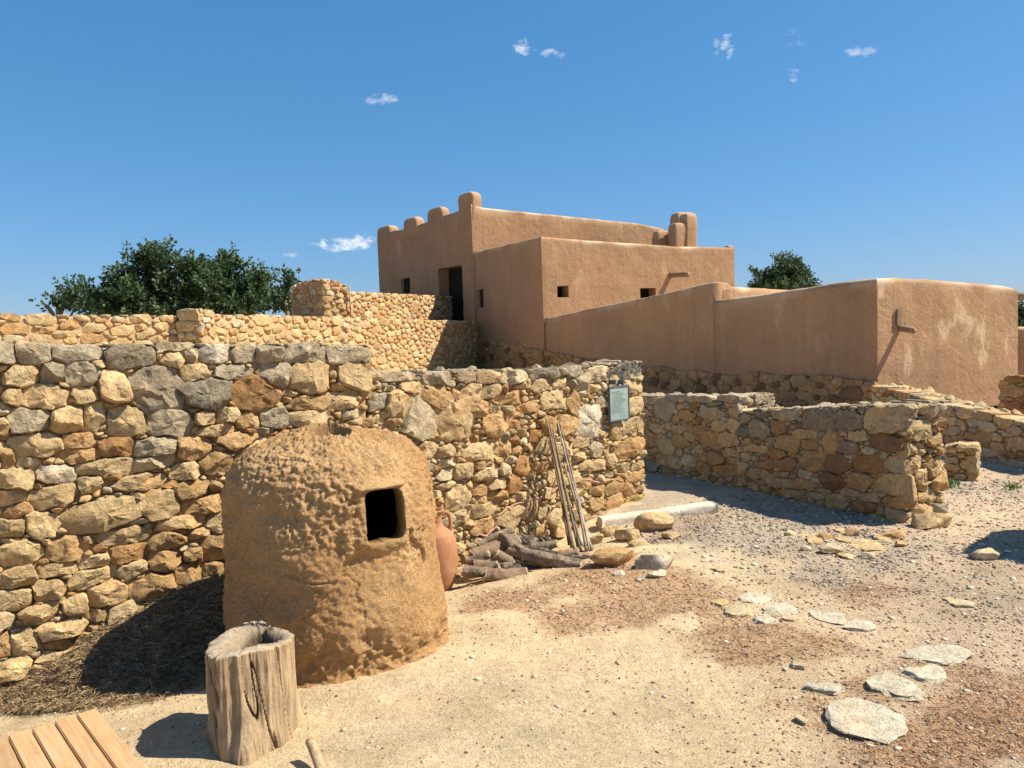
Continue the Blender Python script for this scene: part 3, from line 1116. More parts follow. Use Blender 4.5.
def build_wall3():
    p1 = at_z(645, 470, 0.0)
    p2 = at_z(905, 521, 0.0)
    d, _ = unit((p1.x, p1.y), (p2.x, p2.y))
    a = (p1.x - d[0] * 2.2, p1.y - d[1] * 2.2)
    b = (p2.x, p2.y)
    u, L = unit(a, b)
    n = (u[1], -u[0])
    TH = 0.52
    root = thing('stone_wall', (b[0], b[1], 0), 'low thick stone wall with shaded face, stepped top and sunlit end', 'wall')
    s = 1024 / 394
    giv = [(630 + x / s, 360 + y / s, w / s, h / s, c) for (x, y, w, h, c) in C6]
    q = on_wall(738, 400, a, n)
    us = (q.x - a[0]) * u[0] + (q.y - a[1]) * u[1]
    tl = pix_top([(560, 394), (640, 395), (738, 396)], a, u, n)
    tr = pix_top([(738, 410), (800, 407), (870, 405), (905, 404)], a, u, n)
    bot = lambda x: Gf(a[0] + u[0] * x, a[1] + u[1] * x) - 0.05
    cl = [(.09, .13, .4, .7, 60), (.05, .09, .4, .8, 500), (.03, .05, .5, .9, 1200), (.016, .028, .5, .9, 2200)]
    fr = lambda px, py: (on_wall(px, py, a, n).x - a[0]) * u[0] + (on_wall(px, py, a, n).y - a[1]) * u[1]
    L1 = us
    wall_core(root, a, u, n, L1, tl, bot, TH, 'mud_mortar', 0.012)
    a2 = (a[0] + u[0] * (L1 + .002), a[1] + u[1] * (L1 + .002))
    L2 = L - L1
    tr2 = lambda x: tr(x + L1)
    bot2 = lambda x: bot(x + L1)
    wall_core(root, a2, u, n, L2, tr2, bot2, TH, 'mud_mortar', 0.012)
    stone_face(root, a, u, n, L1, tl, bot, [g for g in giv if fr(g[0], g[1]) < L1], cl, 0.03, TH, PAL_SHADE_LIFT, 31, capgrey=.8, capdepth=.14, minpx=8, limit=150)
    stone_face(root, a2, u, n, L2, tr2, bot2, [g for g in giv if fr(g[0], g[1]) >= L1], cl, 0.035, TH, PAL_SHADE_LIFT, 32, capgrey=.8, capdepth=.16, minpx=8, limit=130)
    # step end and right end faces
    e1 = (a2[0], a2[1])
    stone_face(root, e1, (-n[0], -n[1]), u, TH, lambda x: tl(L1), lambda x: tr(L1) - 0.06, (), [(.06, .09, .5, .8, 60), (.03, .05, .5, .9, 150), (.015, .025, .5, .9, 200)], 0.03, .3, 'ggdwtg', 33, capgrey=.9, cap_back=True, limit=20)
    stone_face(root, b, (-n[0], -n[1]), u, TH, lambda x: tr(L), lambda x: bot(L), (), [(.08, .12, .5, .9, 80), (.04, .07, .55, .95, 300), (.018, .03, .5, .9, 700)], 0.06, .25, PAL_PALE, 34, capgrey=.9, capdepth=.2, cap_back=True, limit=70, minpx=7)
    # stones over the top of the wall
    top_row(root, a, u, n, L1, tl, TH, 35)
    top_row(root, a2, u, n, L2, tr2, TH, 36)
    return root, a, b, u, n, TH, (tl, tr, L1, L)


wall3, w3a, w3b, w3u, w3n, w3t, w3prof = build_wall3()


def build_low_walls():
    # low wall behind, running from the house corner towards the right
    A = at_depth(872, 388, 11.2)
    B = at_depth(1060, 470, 8.0)
    a, b = (A.x, A.y), (B.x, B.y)
    u, L = unit(a, b)
    n = (u[1], -u[0])
    root = thing('stone_wall', (a[0], a[1], 0), 'low rubble wall with pale sunlit capping stones below the plastered house', 'wall')
    top = pix_top([(872, 384), (890, 388), (920, 397), (950, 405), (985, 412), (1024, 422), (1060, 428)], a, u, n)
    bot = lambda x: -0.12
    wall_core(root, a, u, n, L, top, bot, 0.5, 'mud_mortar', 0.01)
    stone_face(root, a, u, n, L, top, bot, (), [(.10, .16, .35, .6, 150), (.06, .1, .4, .7, 600), (.03, .05, .5, .9, 1200)], 0.04, .5, PAL_SHADE_LIFT, 41, capgrey=0.25, minpx=8, limit=200)
    top_row(root, a, u, n, L, top, .5, 47, 'wttwo', lich=.1)
    # stub beside it
    A = at_depth(946, 480, 7.9)
    B = at_depth(976, 482, 7.75)
    a, b = (A.x, A.y), (B.x, B.y)
    u, L = unit(a, b)
    n = (u[1], -u[0])
    z1 = at_depth(960, 446, 7.8).z
    root = thing('wall_stub', (a[0], a[1], 0), 'small knee high stone stub behind the end of the low thick wall', 'wall')
    top = lambda x: z1 + 0.02 * math.sin(x * 14)
    bot = lambda x: -0.1
    wall_core(root, a, u, n, L, top, bot, 0.35, 'mud_mortar', 0.02)
    stone_face(root, a, u, n, L, top, bot, (), [(.05, .08, .5, .8, 100), (.03, .045, .5, .9, 300), (.015, .025, .5, .9, 300)], 0.035, .35, PAL_PALE, 42, minpx=6)
    stone_face(root, b, (-n[0], -n[1]), u, 0.35, lambda x: z1, bot, (), [(.05, .08, .5, .8, 100), (.03, .045, .5, .9, 300)], 0.03, .2, PAL_PALE, 43, minpx=6)
    # rounded stone wall at the right border
    A = at_depth(1000, 410, 10.9)
    B = at_depth(1075, 400, 10.3)
    a, b = (A.x, A.y), (B.x, B.y)
    u, L = unit(a, b)
    n = (u[1], -u[0])
    root = thing('stone_wall', (a[0], a[1], 0), 'stub of orange stone wall at the right edge before the house', 'wall')
    top = pix_top([(1000, 380), (1008, 375), (1030, 374), (1075, 374)], a, u, n)
    bot = lambda x: 0.1
    wall_core(root, a, u, n, L, top, bot, 0.5, 'mud_mortar', 0.01)
    stone_face(root, a, u, n, L, top, bot, (), [(.10, .16, .4, .7, 100), (.06, .1, .4, .7, 300), (.03, .05, .5, .9, 300)], 0.035, .5, 'oOotO', 44, minpx=7)
    stone_face(root, a, (-n[0], -n[1]), (-u[0], -u[1]), 0.5, lambda x: top(0), bot, (), [(.08, .12, .4, .7, 60), (.05, .08, .4, .7, 150)], 0.03, .3, 'oOotO', 45, minpx=7)
    # unseen wall added right of the frame, gable shaped to throw a shadow into view
    a, b = (4.12, 5.85), (4.12, 4.6)
    u, L = unit(a, b)
    n = (u[1], -u[0])
    root = thing('stone_wall', (a[0], a[1], 0), 'chest high stone wall end just outside the right border', 'wall')
    top = lambda x: 1.28 - 1.25 * abs(x - .6)
    bot = lambda x: -0.05
    wall_core(root, a, u, n, L, top, bot, 0.35, 'mud_mortar', 0.01)
    stone_face(root, a, u, n, L, top, bot, (), [(.10, .16, .4, .7, 100), (.06, .1, .4, .7, 200), (.03, .05, .5, .9, 300)], 0.035, .35, PAL_SHADE_LIFT, 46, lowpoly=True)


build_low_walls()


def build_back_walls():
    # long retaining wall below the tower, two runs
    ys = [(0, 12.0), (182, 14.5), (478, 27.3)]
    P = [at_depth(x, 312 if x < 400 else 320, y) for x, y in ys]
    cl = [(.17, .28, .25, .42, 700), (.10, .17, .28, .5, 3000), (.05, .09, .3, .6, 2500)]
    a = (P[0].x - 1.6, P[0].y - 1.4)
    b = (P[1].x, P[1].y)
    u, L = unit(a, b)
    n = (u[1], -u[0])
    root = thing('retaining_wall', (a[0], a[1], 0), 'nearer run of flat coursed stone retaining wall behind the tall wall', 'wall', 'retaining walls below the tower')
    top = pix_top([(-150, 313), (0, 313), (90, 314), (182, 315)], a, u, n)
    bot = lambda x: 0.55
    wall_core(root, a, u, n, L, top, bot, 0.5, 'pale_mortar', 0.012, step=.2)
    stone_face(root, a, u, n, L, top, bot, (), cl, 0.05, .5, 'tttotttoow', 51, minpx=8, joint=.01, lowpoly=True, K=14, limit=300)
    # pier at the joint
    p1 = at_depth(178, 330, 14.35)
    p2 = at_depth(201, 330, 14.25)
    a2, b2 = (p1.x, p1.y), (p2.x, p2.y)
    u2, L2 = unit(a2, b2)
    n2 = (u2[1], -u2[0])
    z2 = at_depth(190, 309, 14.3).z
    pr = thing('stone_pier', (a2[0], a2[1], 0.5), 'slim stone pier with a square capstone between two retaining walls', 'pier')
    wall_core(pr, a2, u2, n2, L2, lambda x: z2, lambda x: .6, 0.5, 'pale_mortar', 0.012, step=.05)
    stone_face(pr, a2, u2, n2, L2, lambda x: z2, lambda x: .6, [(189, 315, 22, 12, 't')], [(.13, .2, .35, .6, 200), (.07, .12, .4, .7, 400)], 0.045, .5, PAL_PALE, 52, minpx=6, joint=.01, lowpoly=True, K=14)
    stone_face(pr, a2, (-n2[0], -n2[1]), (-u2[0], -u2[1]), .4, lambda x: z2, lambda x: .6, (), [(.13, .2, .35, .6, 100)], 0.03, .2, PAL_WARM, 53, minpx=6, joint=.01, lowpoly=True, K=12, cap_back=False)
    stone_face(pr, b2, (-n2[0], -n2[1]), u2, .45, lambda x: z2, lambda x: .6, (), [(.13, .2, .35, .6, 100), (.06, .1, .4, .6, 200)], 0.03, .2, PAL_WARM, 58, minpx=6, joint=.01, lowpoly=True, K=12, cap_back=False)
    # far run
    a, b = (P[1].x + .1, P[1].y + .15), (P[2].x, P[2].y)
    u, L = unit(a, b)
    n = (u[1], -u[0])
    root = thing('retaining_wall', (a[0], a[1], 0.5), 'far run of small stone retaining wall meeting the tower, half in shadow', 'wall', 'retaining walls below the tower')
    top = pix_top([(182, 314), (240, 314), (300, 316), (347, 317), (400, 319), (478, 321)], a, u, n)
    bot = lambda x: 0.55
    wall_core(root, a, u, n, L, top, bot, 0.5, 'pale_mortar', 0.012, step=.2)
    stone_face(root, a, u, n, L, top, bot, (), [(.17, .28, .25, .45, 1100), (.11, .18, .3, .55, 4000), (.06, .1, .35, .6, 2500)], 0.05, .5, 'tttotttoow', 54, minpx=7, joint=.012, lowpoly=True, K=12, limit=300)
    # terrace ground behind the retaining walls
    V = []
    tz = top(L * .5) - 0.12
    poly = [(a[0] - 4.2, a[1] - 3.6), (a[0] - .3, a[1] + .2), (b[0] - .3, b[1]), (b[0] + 1, b[1] + 4), (b[0] - 6, b[1] + 9), (-60, 60), (-60, 14)]
    bm = bmesh.new()
    vs_ = [bm.verts.new((x, y, tz)) for x, y in poly]
    bm.faces.new(vs_)
    me = bpy.data.meshes.new('terrace')
    bm.to_mesh(me)
    bm.free()
    me.materials.append(MATS['soil'])
    tag(link('terrace', me), kind='structure')
    # parapet on the terrace with its taller rounded corner
    c = at_depth(323, 300, 21.5)
    l = at_depth(292, 300, 23.0)
    m_ = at_depth(347, 300, 22.0)
    e = at_depth(452, 300, 29.0)
    root = thing('stone_parapet', (c.x, c.y, tz), 'terrace parapet wall with a taller rounded stone corner by the tower door', 'wall')
    cl2 = [(.16, .26, .28, .45, 300), (.10, .17, .3, .55, 1500), (.06, .1, .35, .6, 900)]
    botp = lambda x: tz - .05
    u, L = unit((l.x, l.y), (c.x, c.y))
    n = (u[1], -u[0])
    tp = pix_top([(292, 286), (300, 282), (312, 279), (323, 279)], (l.x, l.y), u, n)
    wall_core(root, (l.x, l.y), u, n, L, tp, botp, 0.3, 'pale_mortar', 0.012, step=.1)
    stone_face(root, (l.x, l.y), u, n, L, tp, botp, (), cl2, .05, .6, PAL_WARM, 55, minpx=6, joint=.012, lowpoly=True, K=12)
    u, L = unit((c.x, c.y), (m_.x, m_.y))
    n = (u[1], -u[0])
    tp = pix_top([(323, 279), (335, 280), (347, 285)], (c.x, c.y), u, n)
    wall_core(root, (c.x, c.y), u, n, L, tp, botp, 0.3, 'pale_mortar', 0.012, step=.1)
    stone_face(root, (c.x, c.y), u, n, L, tp, botp, (), cl2, .06, .6, PAL_WARM, 56, minpx=6, joint=.012, lowpoly=True, K=12)
    u, L = unit((m_.x, m_.y), (e.x, e.y))
    n = (u[1], -u[0])
    tp = pix_top([(347, 291), (380, 293), (452, 296)], (m_.x, m_.y), u, n)
    wall_core(root, (m_.x, m_.y), u, n, L, tp, botp, 0.45, 'pale_mortar', 0.012, step=.2)
    stone_face(root, (m_.x, m_.y), u, n, L, tp, botp, (), cl2, .05, .45, PAL_WARM, 57, minpx=6, joint=.012, lowpoly=True, K=12)
    V, Fs = tube([(m_.x + n[0] * .1, m_.y + n[1] * .1, tz), (m_.x + n[0] * .1, m_.y + n[1] * .1, tp(0) + .15)], .025, 6)
    link('drain_pipe', mesh('drain_pipe', V - np.array(root.location), Fs, 'pale_mortar'), root)


build_back_walls()


# ------------------------------------------------------------------ adobe houses
def adobe_wall(root, name, p0, p1, top, zb, thick=0.45, openings=(), n_sign=1, amp=0.02, step=0.22, cap=0.10, worn=0.6, prev=None, nxt=None, mat='adobe_plaster'):
    """plastered wall from p0 to p1 (xy). outward normal on the right-hand side of the walk if n_sign = 1. openings: (u0,u1,z0,z1)"""
    u, L = unit(p0, p1)
    n = (u[1] * n_sign, -u[0] * n_sign)
    def turn(a_, b_, c_):
        d1, _ = unit(a_, b_)
        d2, _ = unit(b_, c_)
        return math.tan(0.5 * math.atan2(d1[0] * d2[1] - d1[1] * d2[0], d1[0] * d2[0] + d1[1] * d2[1]))
    m0 = turn(prev, p0, p1) if prev else 0.0
    m1 = turn(p0, p1, nxt) if nxt else 0.0
    us = list(np.arange(0, L, step)) + [L]
    zt_min = min(top(x) for x in np.linspace(0, L, 60)) - cap - .03
    zs = list(np.arange(zb, zt_min, step)) + [zt_min]
    for (u0, u1, z0, z1) in openings:
        us = [x for x in us if min(abs(x - u0), abs(x - u1)) > .06 or x in (0, L)] + [u0, u1]
        zs = [z for z in zs if min(abs(z - z0), abs(z - z1)) > .06] + [z0, z1]
    us = np.array(sorted(us))
    zs = np.array(sorted(zs))
    T = np.array([top(x) for x in us])
    rows = [(np.full(len(us), z), 0) for z in zs]
    for k in range(1, 3):
        rows.append((zs[-1] + (T - cap - zs[-1]) * k / 2, 0))
    for an in np.linspace(15, 165, 8):
        rows.append((T - cap + cap * math.sin(R(an)) ** .7, -thick / 2 + thick / 2 * math.cos(R(an)) * (abs(math.cos(R(an))) ** -.4)))
    rows.append((T - cap, -thick))
    rows.append((np.full(len(us), zb), -thick))
    V, Tn = [], []
    for z, d in rows:
        um = us - d * (m0 * (1 - us / L) - m1 * us / L)
        V.append(np.stack([p0[0] + um * u[0] + d * n[0], p0[1] + um * u[1] + d * n[1], z], -1))
        Tn.append(np.clip(1 - np.abs(T - z - .02) / .17, 0, 1) * worn)  # worn top edge; sunlit walls get more, painting a light rim
    V = np.vstack(V)
    Tn = np.concatenate(Tn)
    nz = fbm(V * 1.1, 3, 88)
    nz2 = fbm(V * 3.7, 2, 89)
    edge = np.tile(np.minimum(sstep(0, .3, us), sstep(0, .3, L - us)), len(rows))
    dsp = (amp * nz + amp * .35 * nz2) * edge
    V[:, 0] += n[0] * dsp
    V[:, 1] += n[1] * dsp
    V[:, 2] += 0.4 * amp * nz2 * (Tn > 0)
    Tn = Tn * sstep(-.25, .5, fbm(V * 1.9, 3, 90))
    nu = len(us)
    Fs = []
    holes = []
    for j in range(len(rows) - 1):
        for i in range(nu - 1):
            if j < len(zs) - 1 and any(us[i] >= a - 1e-6 and us[i + 1] <= b + 1e-6 and zs[j] >= c - 1e-6 and zs[j + 1] <= d + 1e-6 for a, b, c, d in openings):
                continue
            Fs.append((j * nu + i, j * nu + i + 1, (j + 1) * nu + i + 1, (j + 1) * nu + i))
    nr = len(rows)
    if not prev:
        Fs.append(tuple(j * nu for j in range(nr)))
    if not nxt:
        Fs.append(tuple(j * nu + nu - 1 for j in range(nr - 1, -1, -1)))
    if n_sign < 0:
        Fs = [f[::-1] for f in Fs]
    tint = np.stack([Tn, Tn, Tn], -1)
    link(name, mesh(name, V - np.array(root.location), Fs, mat, tint), root)
    return u, n, L


def opening(root, name, p0, u, n, rect, deep=0.4, thick=0.44, panel='dark_inside'):
    """the lining of a hole in a wall plus what closes it at the back"""
    u0, u1, z0, z1 = rect
    e = 0.02
    def P(x, d, z):
        return (p0[0] + x * u[0] + d * n[0] - root.location.x, p0[1] + x * u[1] + d * n[1] - root.location.y, z - root.location.z)
    V = [P(u0 - e, .0, z0 - e), P(u1 + e, .0, z0 - e), P(u1 + e, .0, z1 + e), P(u0 - e, .0, z1 + e), P(u0, -deep, z0), P(u1, -deep, z0), P(u1, -deep, z1), P(u0, -deep, z1)]
    V = [P(u0 - e, -.004, z0 - e), P(u1 + e, -.004, z0 - e), P(u1 + e, -.004, z1 + e), P(u0 - e, -.004, z1 + e)] + V[4:]
    Fs = [(0, 1, 5, 4), (1, 2, 6, 5), (2, 3, 7, 6), (3, 0, 4, 7)]
    o = link(name, mesh(name, V, Fs, 'adobe_plaster', (0, 0, 0, 0), False), root)
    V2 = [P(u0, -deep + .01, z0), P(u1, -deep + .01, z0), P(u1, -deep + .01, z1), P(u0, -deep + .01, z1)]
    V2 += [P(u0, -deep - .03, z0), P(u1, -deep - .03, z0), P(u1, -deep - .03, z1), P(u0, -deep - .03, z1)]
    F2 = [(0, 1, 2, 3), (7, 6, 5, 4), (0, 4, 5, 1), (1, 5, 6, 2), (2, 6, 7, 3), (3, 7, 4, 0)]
    link('dark_backing', mesh('dark_backing', V2, F2, panel, None, False), o)  # near-black sheet standing in for the unlit interior
    return o


def lump(root, name, c, u, w, d, h, p=3.2, seed=1, mat='adobe_plaster', ez=.62, ex=.55):
    """rounded mud merlon: superellipsoid"""
    nu_, nv_ = 28, 12
    V = []
    for j in range(nv_):
        ph = -0.15 + (math.pi / 2 + .15) * j / (nv_ - 1)
        for i in range(nu_):
            t = 2 * math.pi * i / nu_
            f = lambda q, e: math.copysign(abs(q) ** e, q)
            r = max(f(math.cos(ph), 2 / p), 0)
            x = w / 2 * r * f(math.cos(t), ex)
            y = d / 2 * r * f(math.sin(t), ex)
            z = h * f(math.sin(ph), ez)
            V.append((x * u[0] - y * u[1], x * u[1] + y * u[0], z))
    V = np.array(V)
    V += (0.035 * fbm((V + c[0]) * 2.3 + seed, 3, seed))[:, None] * np.array([1, 1, .5])
    Fs = [tuple(f) for f in grid_faces(nu_, nv_, True)]
    Fs.append(tuple((nv_ - 1) * nu_ + k for k in range(nu_)))
    t = np.clip((V[:, 2] / h - .6) * 2, 0, 1) * .5
    loc = Vector(c) - root.location
    return link(name, mesh(name, V, Fs, mat, np.stack([t, t, t], -1)), root, loc)


def beam_part(root, name, p, q, r=0.06, mat='old_wood', seg=8):
    p, q = np.array(p), np.array(q)
    P = np.array([p + (q - p) * t for t in np.linspace(0, 1, 6)])
    P += 0.15 * r * np.stack([vnoise(P * 4 + k * 7, k) for k in range(3)], -1)
    V, Fs = tube(P, r, seg)
    link(name, mesh(name, V - np.array(root.location), Fs, mat), root)


def build_tower_house():
    T = at_depth(471, 205, 27.5)
    Lc = at_depth(541, 238, 22.5)
    T2 = (T.x, T.y)
    L2 = (Lc.x, Lc.y)
    root = thing('adobe_tower_house', (T.x, T.y, 1.0), 'two level tan adobe tower house with rounded merlons and small windows', 'building')
    # --- tower, left face
    far = at_depth(377, 234, 32.9)
    fl = (far.x, far.y)
    u, L = unit(fl, T2)
    n = (u[1], -u[0])
    def U(px, py, o=fl, uu=u, nn=n):
        p = on_wall(px, py, o, nn)
        return (p.x - o[0]) * uu[0] + (p.y - o[1]) * uu[1], p.z
    pts = [(377, 236), (390, 231), (410, 227), (433, 219), (455, 211), (471, 206)]
    top = pix_top(pts, fl, u, n)
    w0, zt = U(401, 279); w1, zb_ = U(410, 293)
    win = (w0, w1, zb_, zt)
    d0, dt = U(438, 269); d1, db = U(464, 322)
    door = (d0, d1, db - .2, dt)
    far2 = at_depth(664, 226, 30.9)
    fr = (far2.x, far2.y)
    back = (fl[0] + fr[0] - T2[0], fl[1] + fr[1] - T2[1])
    adobe_wall(root, 'wall', fl, T2, top, 0.6, .5, [win, door], 1, cap=.08, prev=back, nxt=fr)
    opening(root, 'window', fl, u, n, win, .14)
    # doorway: lining, dark opening, an open leaf
    do = opening(root, 'doorway', fl, u, n, door, .48)
    def W3(x, d, z, o=fl, uu=u, nn=n):
        return np.array([o[0] + x * uu[0] + d * nn[0], o[1] + x * uu[1] + d * nn[1], z])
    # merlons on the left face
    for k, (px, py, w, hpx) in enumerate([(382, 225, 20, 12), (409, 216, 20, 12), (433, 206, 20, 12)]):
        uu_, zz_ = U(px, py)
        zb0 = top(uu_) - .18
        x = W3(uu_, -.24, zb0)
        lump(root, 'merlon', x, u, 1.0 if k else 1.2, .5, zz_ - zb0 - .04, 4.5, 3 + k, ez=.45, ex=.4)
    # --- tower, right face
    u2, L_ = unit(T2, fr)
    n2 = (u2[1], -u2[0])
    top2 = pix_top([(471, 203), (482, 207), (520, 211), (580, 217), (640, 223), (664, 228)], T2, u2, n2)
    adobe_wall(root, 'wall', T2, fr, top2, 0.6, .5, [], 1, cap=.10, prev=fl, nxt=back, worn=1.0)
    c = at_depth(470, 216, 27.75)
    zc = at_depth(468, 191.5, 27.75).z
    lump(root, 'merlon', np.array([T.x - n[0] * .24 - u[0] * .42, T.y - n[1] * .24 - u[1] * .42, top(L - .3) - .12]), u, .92, .46, zc - top(L - .3) + .12, 5.0, 9, ez=.42, ex=.38)
    # far corner merlon with its lower shoulder
    for (px, top_y, yb, wpx, Yd, dd, sd_) in ((682.5, 213, 252, 21, 29.3, .5, 12), (688.5, 214, 252, 14, 28.6, .5, 13), (680, 223.5, 252, 21, 28.5, .5, 14), (663, 231, 252, 19, 28.9, .4, 15)):
        c = at_depth(px, yb, Yd)
        zc = at_depth(px, top_y, Yd).z
        lump(root, 'merlon', np.array([c.x, c.y, c.z]), u2, wpx * Yd / F, dd, zc - c.z, 9.0, sd_, ez=.28, ex=.26)
    # flat roof of the tower
    def slab(name, pts, z, mat='adobe_plaster', th=.2):
        k = len(pts)
        V = [(x - root.location.x, y - root.location.y, z - root.location.z) for x, y in pts] + [(x - root.location.x, y - root.location.y, z - th - root.location.z) for x, y in pts]
        Fs = [tuple(range(k)), tuple(range(2 * k - 1, k - 1, -1))] + [(i, i + k, (i + 1) % k + k, (i + 1) % k) for i in range(k)]
        link(name, mesh(name, V, Fs, mat, (0, 0, 0, 0), False), root)
    back = (fl[0] + fr[0] - T2[0], fl[1] + fr[1] - T2[1])
    ins = lambda p, q, f=.06: (p[0] + (q[0] - p[0]) * f, p[1] + (q[1] - p[1]) * f)
    quad = [ins(T2, back), ins(fr, fl), ins(back, T2), ins(fl, fr)]
    slab('roof', quad, 5.5)
    adobe_wall(root, 'wall', fr, back, lambda x: 5.85, .6, .5, [], 1, prev=T2, nxt=fl)
    adobe_wall(root, 'wall', back, fl, lambda x: 5.8, .6, .5, [], 1, prev=fr, nxt=T2)
    # --- lower block
    u3, L3 = unit(T2, L2)
    # left face, from the tower corner to the block's corner
    n3 = (u3[1], -u3[0])
    top3 = pix_top([(472, 252), (505, 244), (541, 236)], T2, u3, n3)
    w0, zt = U(477, 290, T2, u3, n3); w1, zb_ = U(484, 307, T2, u3, n3)
    w3 = (w0, w1, zb_, zt)
    f4 = at_depth(734, 248, 25.4)
    f4 = (f4.x, f4.y)
    adobe_wall(root, 'wall', T2, L2, top3, .6, .45, [w3], 1, cap=.1, nxt=f4)
    opening(root, 'window', T2, u3, n3, w3, .12)
    u4, L4 = unit(L2, f4)
    n4 = (u4[1], -u4[0])
    top4 = pix_top([(541, 236), (560, 238), (620, 242), (680, 246), (734, 247)], L2, u4, n4)
    ops = []
    for (x0, x1, y0, y1) in [(557, 569, 286, 301), (640, 656, 288, 300)]:
        a_, t_ = U(x0, y0, L2, u4, n4); b_, bo_ = U(x1, y1, L2, u4, n4)
        ops.append((a_, b_, bo_, t_))
    end = (f4[0] - n4[0] * 5, f4[1] - n4[1] * 5)
    adobe_wall(root, 'wall', L2, f4, top4, .6, .45, ops, 1, cap=.10, prev=T2, nxt=end, worn=1.0)
    for o_ in ops:
        opening(root, 'window', L2, u4, n4, o_, .4)
    adobe_wall(root, 'wall', f4, end, lambda x: top4(L4), .6, .45, [], 1, prev=L2)
    slab('roof', [(L2[0] - n4[0] * .3 + u4[0] * .2, L2[1] - n4[1] * .3 + u4[1] * .2), (f4[0] - n4[0] * .3 - u4[0] * .2, f4[1] - n4[1] * .3), (fr[0], fr[1]), (T2[0] + .4, T2[1] - .1)], 3.9)
    c = at_depth(729, 249, 25.6)
    lump(root, 'merlon', np.array([c.x, c.y, c.z - .08]), u4, .3, .3, .2, 3, 15)
    # water spout sticking out of the block
    b0 = np.array(on_wall(670, 275, L2, n4))
    beam_part(root, 'water_spout', b0, b0 + np.array([n4[0] * .62 + u4[0] * .25, n4[1] * .62 + u4[1] * .25, -.03]), .085)
    sl = np.array(on_wall(673, 270, L2, n4))
    return root, T2, L2, u3, n3, fl, u4, n4, f4


tower, T2, L2, uTL, nTL, fl, u4, n4, f4 = build_tower_house()


